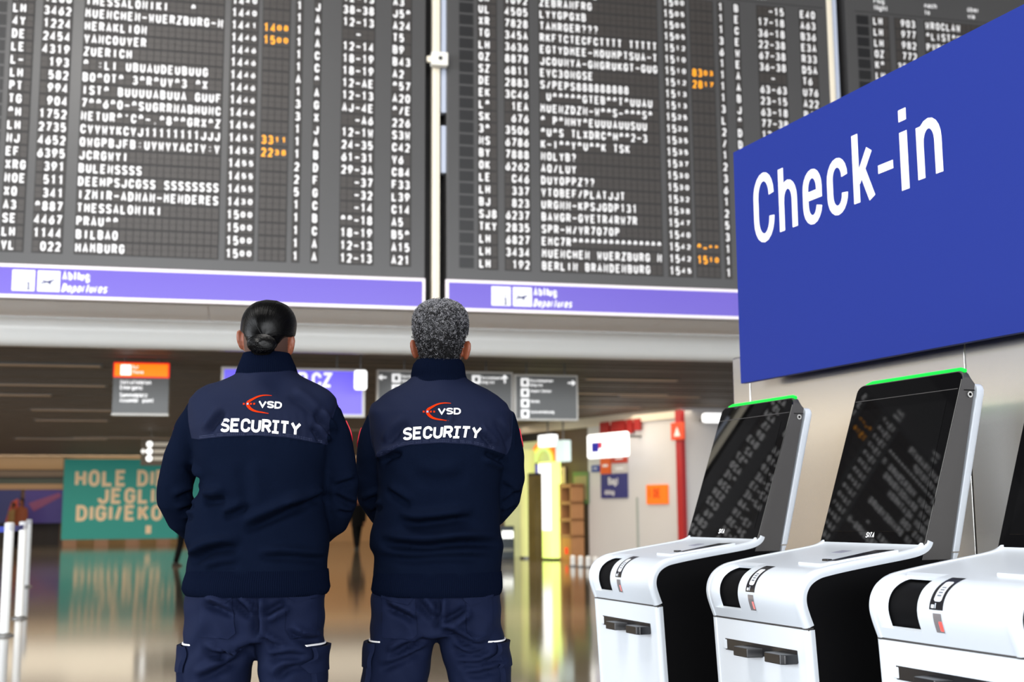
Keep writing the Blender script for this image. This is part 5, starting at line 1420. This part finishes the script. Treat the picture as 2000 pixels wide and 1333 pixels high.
for k, (px, py, ln) in enumerate(lamps):
    p = at_z(px, py, 3.35); q = p - HP; s, d = float(q @ HW), float(q @ HN)
    t = thing('ceiling_light', lamp_labels[k], 'ceiling light', hall(s, d, 3.35), HALL_ROT, 'dim strip lights in the slatted ceiling')
    mb = MB(); mb.box(-ln * .5 - .04, ln * .5 + .04, -.1, .1, .0, .06); mb.build('housing', M_rod, t)
    mb = MB(); mb.box(-ln * .5, ln * .5, -.07, .07, -.012, 0); mb.build('diffuser', M_dimlamp, t)
def down_spread(o, a): o.data.spread = math.radians(a)
def down(name, s, d, e, col=(1, .86, .66), sz=4.0):
    p = hall(s, d, 3.30); o = area(name, p, p - np.array([0, 0, 3.0]), sz, e, col); return o
for k, (s, d, e) in enumerate(((-17, 9, 520), (-14, 16, 190), (-6, 17, 190), (0, 15, 150), (-16, 28, 240), (-8, 29, 240), (-1, 26, 170), (5, 12, 120))):  # first one is an unseen extra, brightening the left wall mirrored in the steel
    down('low_hall_fill', s, d, e, sz=9 if d > 14 else 5)

p = hall(-4, 1.2, 3.34); o = area('soffit_fill', p, p - np.array([0, 0, 3.0]), 24, 170, (1, .86, .64), 1.0); o.rotation_euler = (0, 0, HALL_ROT); down_spread(o, 70)  # added light without a fitting, brightens the floor strip below the boards
p = hall(-6, 36.6, 3.30); o = area('back_wall_fill', p, hall(-6, 38.2, 2.2), 34, 240, (1, .80, .55), .4)  # added unseen light, brightens the far wall that the floor mirrors
# ------------------------------------------------------------------ shops along the angled wall on the right
def shop_sz(px, py, off=0.0):
    p = on_plane(px, py, SP + SNN * off, SNN); return float((p - SP) @ ST), float(p[2])
SROT = math.atan2(ST[1], ST[0])
def shop_item(name, label, cat, px0, py0, px1, py1, off, group=None, to_floor=False):
    a, z1_ = shop_sz(px0, py0, off); b, z0_ = shop_sz(px1, py1, off)
    if to_floor: z0_ = 0.0
    t = thing(name, label, cat, SP + ST * a + SNN * off, SROT, group)
    return t, b - a, z0_, z1_
def plate(t, name, wd, z0_, z1_, m, y0=0.0, y1=.03, bevel=0.0, parent=None):
    mb = MB(); mb.box(0, wd, y0, y1, z0_, z1_); return mb.build(name, m, parent or t, bevel=bevel)
# local y points away from the camera for these items (behind the face)
t, wd, z0, z1 = shop_item('lit_sign', 'white illuminated sign with a small blue and red emblem', 'sign', 1145, 850, 1223, 892, .75)
pn = plate(t, 'panel', wd, z0, z1, M_lit, 0, .12, .05)
mb = MB(); mb.box(wd * .14, wd * .32, -.006, 0, z0 + .14, z0 + .36); mb.build('emblem_blue', mat('emblem_blue_b', srgb(30, 40, 190), .5), pn)
mb = MB(); mb.box(wd * .32, wd * .41, -.006, 0, z0 + .22, z0 + .36); mb.build('emblem_red', mat('emblem_red_b', srgb(225, 70, 100), .5), pn)
mb = MB(); mb.box(wd * .3, wd * .34, .05, .75, z1 - .1, z1 - .05); mb.box(wd * .7, wd * .74, .05, .75, z1 - .1, z1 - .05); mb.build('wall_bracket', M_rod, t)
t, wd, z0, z1 = shop_item('lettering_sign', 'dark red lettering blocks under the pale fascia', 'sign', 1171, 826, 1251, 848, .10)
for k, (a, b, lo) in enumerate(((0, .22, 0), (.28, .62, 0), (.66, .80, .1), (.84, .98, .25))):
    mb = MB(); mb.box(wd * a, wd * b, 0, .06, z0 + (z1 - z0) * lo, z1); mb.build('letter_block', mat('dark_red', srgb(160, 26, 24), .5), t)
for px0, py0, px1, py1, col, lab in ((1172, 896, 1192, 926, (232, 98, 36), 'small orange notice under the illuminated white sign'), (1195, 908, 1225, 924, (205, 200, 196), 'small pale notice right of the orange notice'), (1194, 890, 1224, 904, (190, 60, 40), 'narrow red notice above the pale notice'), (1155, 910, 1170, 922, (40, 70, 160), 'tiny blue notice left of the orange notice')):
    t, wd, z0, z1 = shop_item('notice', lab, 'notice', px0, py0, px1, py1, .04, 'small notices on the pale shop wall')
    pn = plate(t, 'plate', wd, z0, z1, mat('notice_%d' % px0 + str(py0), srgb(*col), .5)); mb = MB(); mb.box(wd * .25, wd * .75, -.004, 0, z0 + (z1 - z0) * .45, z0 + (z1 - z0) * .6); mb.build('print', M_icon, pn)
t, wd, z0, z1 = shop_item('notice_board', 'navy blue board with white lettering on the pale wall', 'sign', 1173, 927, 1225, 973, .04)
pn = plate(t, 'panel', wd, z0, z1, mat('board_navy', srgb(48, 50, 120), .5)); mb = MB()
lines(mb, wd * .30, z0 + (z1 - z0) * .55, ('Bagt',), .17, -.004, .2); lines(mb, wd * .15, z0 + (z1 - z0) * .14, ('Abflug',), .12, -.004, .2); mb.build('lettering', M_icon, pn)
t, wd, z0, z1 = shop_item('notice_board', 'orange board with red characters on the pale wall', 'sign', 1262, 948, 1304, 985, .04)
pn = plate(t, 'panel', wd, z0, z1, mat('board_orange', srgb(255, 122, 20), .5, emit=srgb(255, 110, 0), estr=.15)); mb = MB(); lines(mb, wd * .1, z0 + .14, ('1 DE',), .2, -.004, .2); mb.build('lettering', mat('board_red', srgb(215, 50, 20), .5), pn)
t, wd, z0, z1 = shop_item('wall_banner', 'tall red vertical band with an orange triangle sign near its top', 'banner', 1318, 803, 1337, 1090, .10, to_floor=True)
plate(t, 'band', wd, .0, z1, mat('band_red', srgb(176, 30, 34), .5, noise=.1, nscale=4), 0, .10)
a, zt = shop_sz(1311, 827, .12); b, zb = shop_sz(1337, 859, .12)
mb = MB(); a0 = shop_sz(1318, 827, .10)[0]; mb.box(a - a0, b - a0, -.05, -.0, zb, zt); tp = mb.build('triangle_sign', mat('triangle_orange', srgb(232, 78, 40), .5), t, bevel=.01)
mb = MB(); m_ = (a + b) / 2 - a0; mb.prism([(m_ - .10, zb + .08), (m_ + .10, zb + .08), (m_, zt - .10)], 'y', -.058, -.05); mb.build('triangle', M_icon, tp)
t, wd, z0, z1 = shop_item('wall_conduit', 'thin grey vertical conduit on the pale wall', 'conduit', 1242, 972, 1246, 1088, .03, to_floor=True)
plate(t, 'pipe', .05, 0, z1, mat('conduit_grey', srgb(168, 176, 172), .5))
# lamp at the top of the front wall
p = at_y(1397, 817, 26.0); t = thing('wall_lamp', 'bright oblong white lamp high on the wall left of the farthest kiosk', 'lamp', p, HALL_ROT)
mb = MB(); mb.box(-.28, .28, -.1, .1, -.10, .10); mb.build('diffuser', M_lit, t, bevel=.06, seg=4)
mb = MB(); mb.box(-.1, .1, .1, 1.6, -.03, .03); mb.build('wall_bracket', M_rod, t)
# green framed poster, wooden shelf, small bills on the brown shop front
t, wd, z0, z1 = shop_item('framed_poster', 'green framed poster on the brown shop front', 'poster', 1119, 923, 1149, 985, .05)
fr = plate(t, 'frame', wd, z0, z1, mat('frame_green', srgb(92, 122, 74), .5)); plate(t, 'sheet', wd - .10, z0 + .1, z1 - .1, mat('poster_olive', srgb(150, 140, 100), .5), -.008, 0, parent=fr).location = (.05, 0, 0)
t, wd, z0, z1 = shop_item('framed_poster', 'pale pink notice above the wooden shelf', 'poster', 1082, 914, 1103, 945, .05)
fr = plate(t, 'frame', wd, z0, z1, mat('frame_pink', srgb(228, 196, 180), .5)); mb = MB(); mb.box(wd * .3, wd * .7, -.005, 0, z0 + (z1 - z0) * .5, z0 + (z1 - z0) * .75); mb.build('print', M_belt, fr)
t, wd, z0, z1 = shop_item('wooden_shelf', 'open light wooden shelf with a closed cabinet below', 'shelf', 1092, 946, 1118, 1093, .45, to_floor=True)
for x in (0, wd - .07):
    mb = MB(); mb.box(x, x + .07, 0, .35, 0, z1); mb.build('upright', M_brownwood, t)
zc = shop_sz(1100, 1045, .45)[1]
for py in (947, 980, 1013, 1045):
    z_ = shop_sz(1100, py, .45)[1]; mb = MB(); mb.box(0, wd, 0, .35, z_ - .08, z_); mb.build('shelf_board', M_brownwood, t)
mb = MB(); mb.box(.05, wd - .05, .30, .34, zc, z1); mb.build('back_panel', M_shopdark, t)
mb = MB(); mb.box(.02, wd - .02, .01, .35, 0, zc - .06); cb = mb.build('cabinet', mat('amber_wood', srgb(205, 145, 74), .5, noise=.1, nscale=5), t)
mb = MB(); mb.box(wd * .45, wd * .6, -.01, .01, zc - .45, zc - .3); mb.build('cabinet_mark', M_litred, cb)
# lit totem, yellow-green columns, arch, lit boxes
M_litgreen = mat('lit_yellowgreen', srgb(236, 248, 170), .4, emit=srgb(225, 250, 120), estr=.85)
M_glowyellow = mat('glow_yellow', srgb(200, 202, 140), .5, emit=srgb(214, 214, 140), estr=.32)
t, wd, z0, z1 = shop_item('light_totem', 'tall glowing white and yellow-green advertising pillar', 'advertising pillar', 1050, 904, 1078, 1090, .66, to_floor=True)
bx = plate(t, 'light_box', wd, .04, z1, M_litgreen, 0, .3, .03)
mb = MB(); mb.box(.05, wd - .02, -.012, 0, z1 * .30, z1 - .05); mb.build('white_face', M_lit, bx)
mb = MB(); mb.prism([(.01, z1 * .52), (.12, z1 * .56), (.15, z1 * .68), (.01, z1 * .76)], 'y', -.02, -.012); mb.build('green_shape', mat('lit_lime', srgb(160, 225, 40), .4, emit=srgb(150, 230, 20), estr=.7), bx)
plate(t, 'plinth', wd, 0, .04, M_black, 0, .3)
for px0, px1, lab in ((1009, 1027, 'wide yellow-green glowing pillar beside the grey-haired guard'),):
    t, wd, z0, z1 = shop_item('glowing_pillar', lab, 'light pillar', px0, 880, px1, 1086, .62, to_floor=True)
    mb = MB(); mb.tube([(wd / 2, .2, 0), (wd / 2, .2, z1)], wd / 2, 24); mb.build('shaft', M_glowyellow, t, smooth=True, sharp=50)
    mb = MB(); mb.tube([(wd / 2, .2, 0), (wd / 2, .2, .05)], wd / 2 + .02, 24); mb.build('base', M_rod, t)
t, wd, z0, z1 = shop_item('glass_display', 'dark olive glass display between two glowing pillars', 'display case', 1031, 930, 1046, 1088, 1.05, to_floor=True)
plate(t, 'case', wd, 0, z1, mat('olive_glass', srgb(96, 84, 40), .2, noise=.5, nscale=2.5), 0, .2); plate(t, 'cap', wd, z1, z1 + .06, M_black, 0, .2)
t, wd, z0, z1 = shop_item('blue_banner', 'small violet-blue banner left of the glowing pillar', 'banner', 1041, 908, 1050, 929, .06)
plate(t, 'sheet', wd, z0, z1, mat('banner_blue', srgb(70, 60, 200), .5, emit=srgb(60, 50, 200), estr=.3)); plate(t, 'rod', wd, z1, z1 + .03, M_rod)
t, wd, z0, z1 = shop_item('rainbow_arch', 'orange and yellow arch above the glowing pillar', 'arch', 1038, 868, 1086, 902, .12)
for k, (col, r_) in enumerate((((240, 120, 40), 1.0), ((250, 205, 70), .84), ((200, 225, 140), .70))):
    mb = MB(); mb.tube([(wd / 2 + wd / 2 * r_ * math.cos(a), .0, z0 + (z1 - z0) * r_ * math.sin(a)) for a in np.linspace(.05, math.pi - .05, 18)], .055, 8)
    mb.build('arch_band', mat('arch_%d' % k, srgb(*col), .5, emit=srgb(*col), estr=.45), t, smooth=True)
for px0, py0, px1, py1, lab, m in ((1050, 851, 1077, 872, 'lit white box sign above the arch', M_lit), (1084, 861, 1103, 902, 'pale upright box sign beside the orange and yellow arch', mat('pale_box', srgb(214, 232, 232), .4, emit=srgb(200, 225, 225), estr=.45))):
    t, wd, z0, z1 = shop_item('box_sign', lab, 'sign', px0, py0, px1, py1, .8, 'lit box signs over the shop')
    plate(t, 'box', wd, z0, z1, m, 0, .2, .03); mb = MB(); mb.tube([(wd / 2, .1, z1), (wd / 2, .1, 3.36)], .02, 8); mb.build('hanging_rod', M_rod, t)
mb = MB()
t, wd, z0, z1 = shop_item('shop_window', 'bright pale shop window behind the arch and glowing pillar', 'shop window', 985, 868, 1083, 1084, .02, to_floor=True)
plate(t, 'pane', wd, .0, z1, mat('shop_glow', srgb(200, 205, 160), .4, emit=srgb(190, 200, 140), estr=.2, noise=.4, nscale=1.2), 0, .06); plate(t, 'window_head', wd, z1, z1 + .2, M_black, 0, .06)
# dark info stand with lit screen beside the guard
p = at_z(990, 1092, 0); t = thing('info_stand', 'dark information stand with a lit white word, right of the grey-haired guard', 'information stand', p, HALL_ROT)
mb = MB(); mb.box(-.17, .17, -.1, .1, 0, .80); bd = mb.build('cabinet', mat('stand_blue', srgb(36, 46, 60), .4), t, bevel=.015)
mb = MB(); mb.box(-.14, .14, -.11, -.1, .50, .68); mb.build('lit_screen', M_lit, bd)
mb = MB(); mb.box(-.14, .14, -.11, -.1, .17, .26); mb.build('lower_panel', M_signgrey, bd)
# little bollards
for k, px in enumerate((1119, 1134, 1149, 1163)):
    p = at_z(px, 1107 + k, 0)
    t = thing('bollard', 'low pale bollard in the row before the brown shop front', 'bollard', p, 0, 'row of low bollards')
    mb = MB(); mb.tube([(0, 0, 0), (0, 0, .20), (0, 0, .23)], [.055, .055, .03], 14); mb.build('post', M_post, t, smooth=True)
    mb = MB(); mb.tube([(0, 0, 0), (0, 0, .03)], .075, 14); mb.build('base', M_rod, t)

# ------------------------------------------------------------------ passers-by far away
def passer(label, x, y, rz, coat, legs, stride=.0, h=1.74, bag=False):
    t = thing('person', label, 'person', (x, y, 0), rz, None)
    k = h / 1.74
    sk = M_skinA
    def R(px, r): return [np.array(p) * k for p in px], [q * k for q in r]
    mb = MB()
    mb.ball((0, .0, 1.62 * k), (.075 * k, .095 * k, .115 * k), 18, 12); mb.tube(*R([(0, -.01, 1.40), (0, 0, 1.56)], [.055, .052]), 12)
    mb.loft([sring(0, z * k, hw * k, .09 * k, -.09 * k, 2.2, 20) for z, hw in ((.80, .12), (.95, .15), (1.2, .14), (1.38, .15), (1.44, .07))])
    arms = []
    for s_ in (-1, 1):
        sw = stride * .5 * s_
        a = [(s_ * .17, 0, 1.40), (s_ * .22, -.02 - sw * .3, 1.12), (s_ * .21, .05 - sw * .6, .86)]
        arms.append(a); mb.tube(*R(a, [.045, .038, .028]), 10)
        mb.tube(*R([a[2], (s_ * .205, a[2][1] + .02, .80), (s_ * .20, a[2][1] + .03, .74)], [.026, .034, .022]), 10, squash=.5)
        for f_ in range(4): mb.tube(*R([(s_ * .20, a[2][1] + .0 + f_ * .017, .76), (s_ * .195, a[2][1] + .005 + f_ * .017, .69 + .01 * (f_ in (0, 3)))], [.009, .007]), 6)
        mb.tube(*R([(s_ * .19, a[2][1] + .05, .80), (s_ * .18, a[2][1] + .075, .74)], [.010, .008]), 6)
    lg = []
    for s_ in (-1, 1):
        f = stride * s_
        p = [(s_ * .09, 0, .86), (s_ * .095, f * .22 + .03, .47), (s_ * .095, f * .5, .08)]
        lg.append(p); mb.tube(*R(p, [.075, .05, .035]), 10)
    V, Fq = remesh(mb, .011); V = smooth_v(V, edges_of(Fq), 2)
    hair = [0] * len(Fq); 
    body = link_mesh('body', V, Fq, [sk], t, smooth=True)
    mb = MB(); mb.ball((0, -.014 * k, 1.645 * k), (.084 * k, .098 * k, .108 * k), 18, 12); mb.build('hair', M_hairdark, t, smooth=True)
    mb = MB(); mb.loft([sring(0, z * k, hw * k, yf * k, yb * k, 2.3, 28) for z, hw, yf, yb in ((.72, .195, .13, -.13), (.95, .185, .125, -.125), (1.15, .18, .125, -.12), (1.34, .20, .115, -.115), (1.42, .14, .085, -.085), (1.47, .075, .06, -.06))])
    for a in arms: mb.tube(*R(a, [.065, .06, .05]), 12)
    V, Fq = remesh(mb, .016); V = smooth_v(V, edges_of(Fq), 2); link_mesh('coat', V, Fq, coat, t, smooth=True)
    mb = MB()
    for p in lg: mb.tube(*R([(p[0][0], p[0][1], .90)] + p, [.11, .10, .075, .06]), 14)
    V, Fq = remesh(mb, .016); V = smooth_v(V, edges_of(Fq), 2); link_mesh('trousers', V, Fq, legs, t, smooth=True)
    for p in lg:
        mb = MB(); y0 = p[2][1] * k
        mb.loft([[(p[2][0] + a, y0 + yy, z) for a, z in ((-w_, 0), (w_, 0), (w_, hh * .6), (w_ * .5, hh), (-w_ * .5, hh), (-w_, hh * .6))] for yy, w_, hh in ((-.08, .035, .07), (0, .045, .10), (.09, .045, .06), (.18, .02, .03))])
        mb.build('shoe', M_shoe, t)
    return t
M_coatdark = mat('coat_dark', srgb(9, 9, 11), .8, spec=.1)
M_coattan = mat('coat_tan', srgb(140, 112, 70), .7)
M_coatrust = mat('coat_rust', srgb(120, 58, 30), .7)
p = at_z(697, 1074, 0); passer('person in dark clothes walking far away between the two guards', p[0], p[1], .4, M_coatdark, M_coatdark, .5)
p = at_z(362, 1106, 0); passer('person in dark trousers half hidden behind the bun-haired guard', p[0] - .02, p[1], -.5, M_coatdark, M_coatdark, .35)
p = at_z(82, 1064, 0); passer('person in a tan coat far away before the violet poster', p[0], p[1] - 3, 2.6, M_coattan, M_coatdark, .1, 1.6)
p = at_z(110, 1064, 0); passer('person in a rust coat far away beside the teal billboard', p[0], p[1] - 3.6, 3.0, M_coatrust, M_coatdark, .2, 1.74)
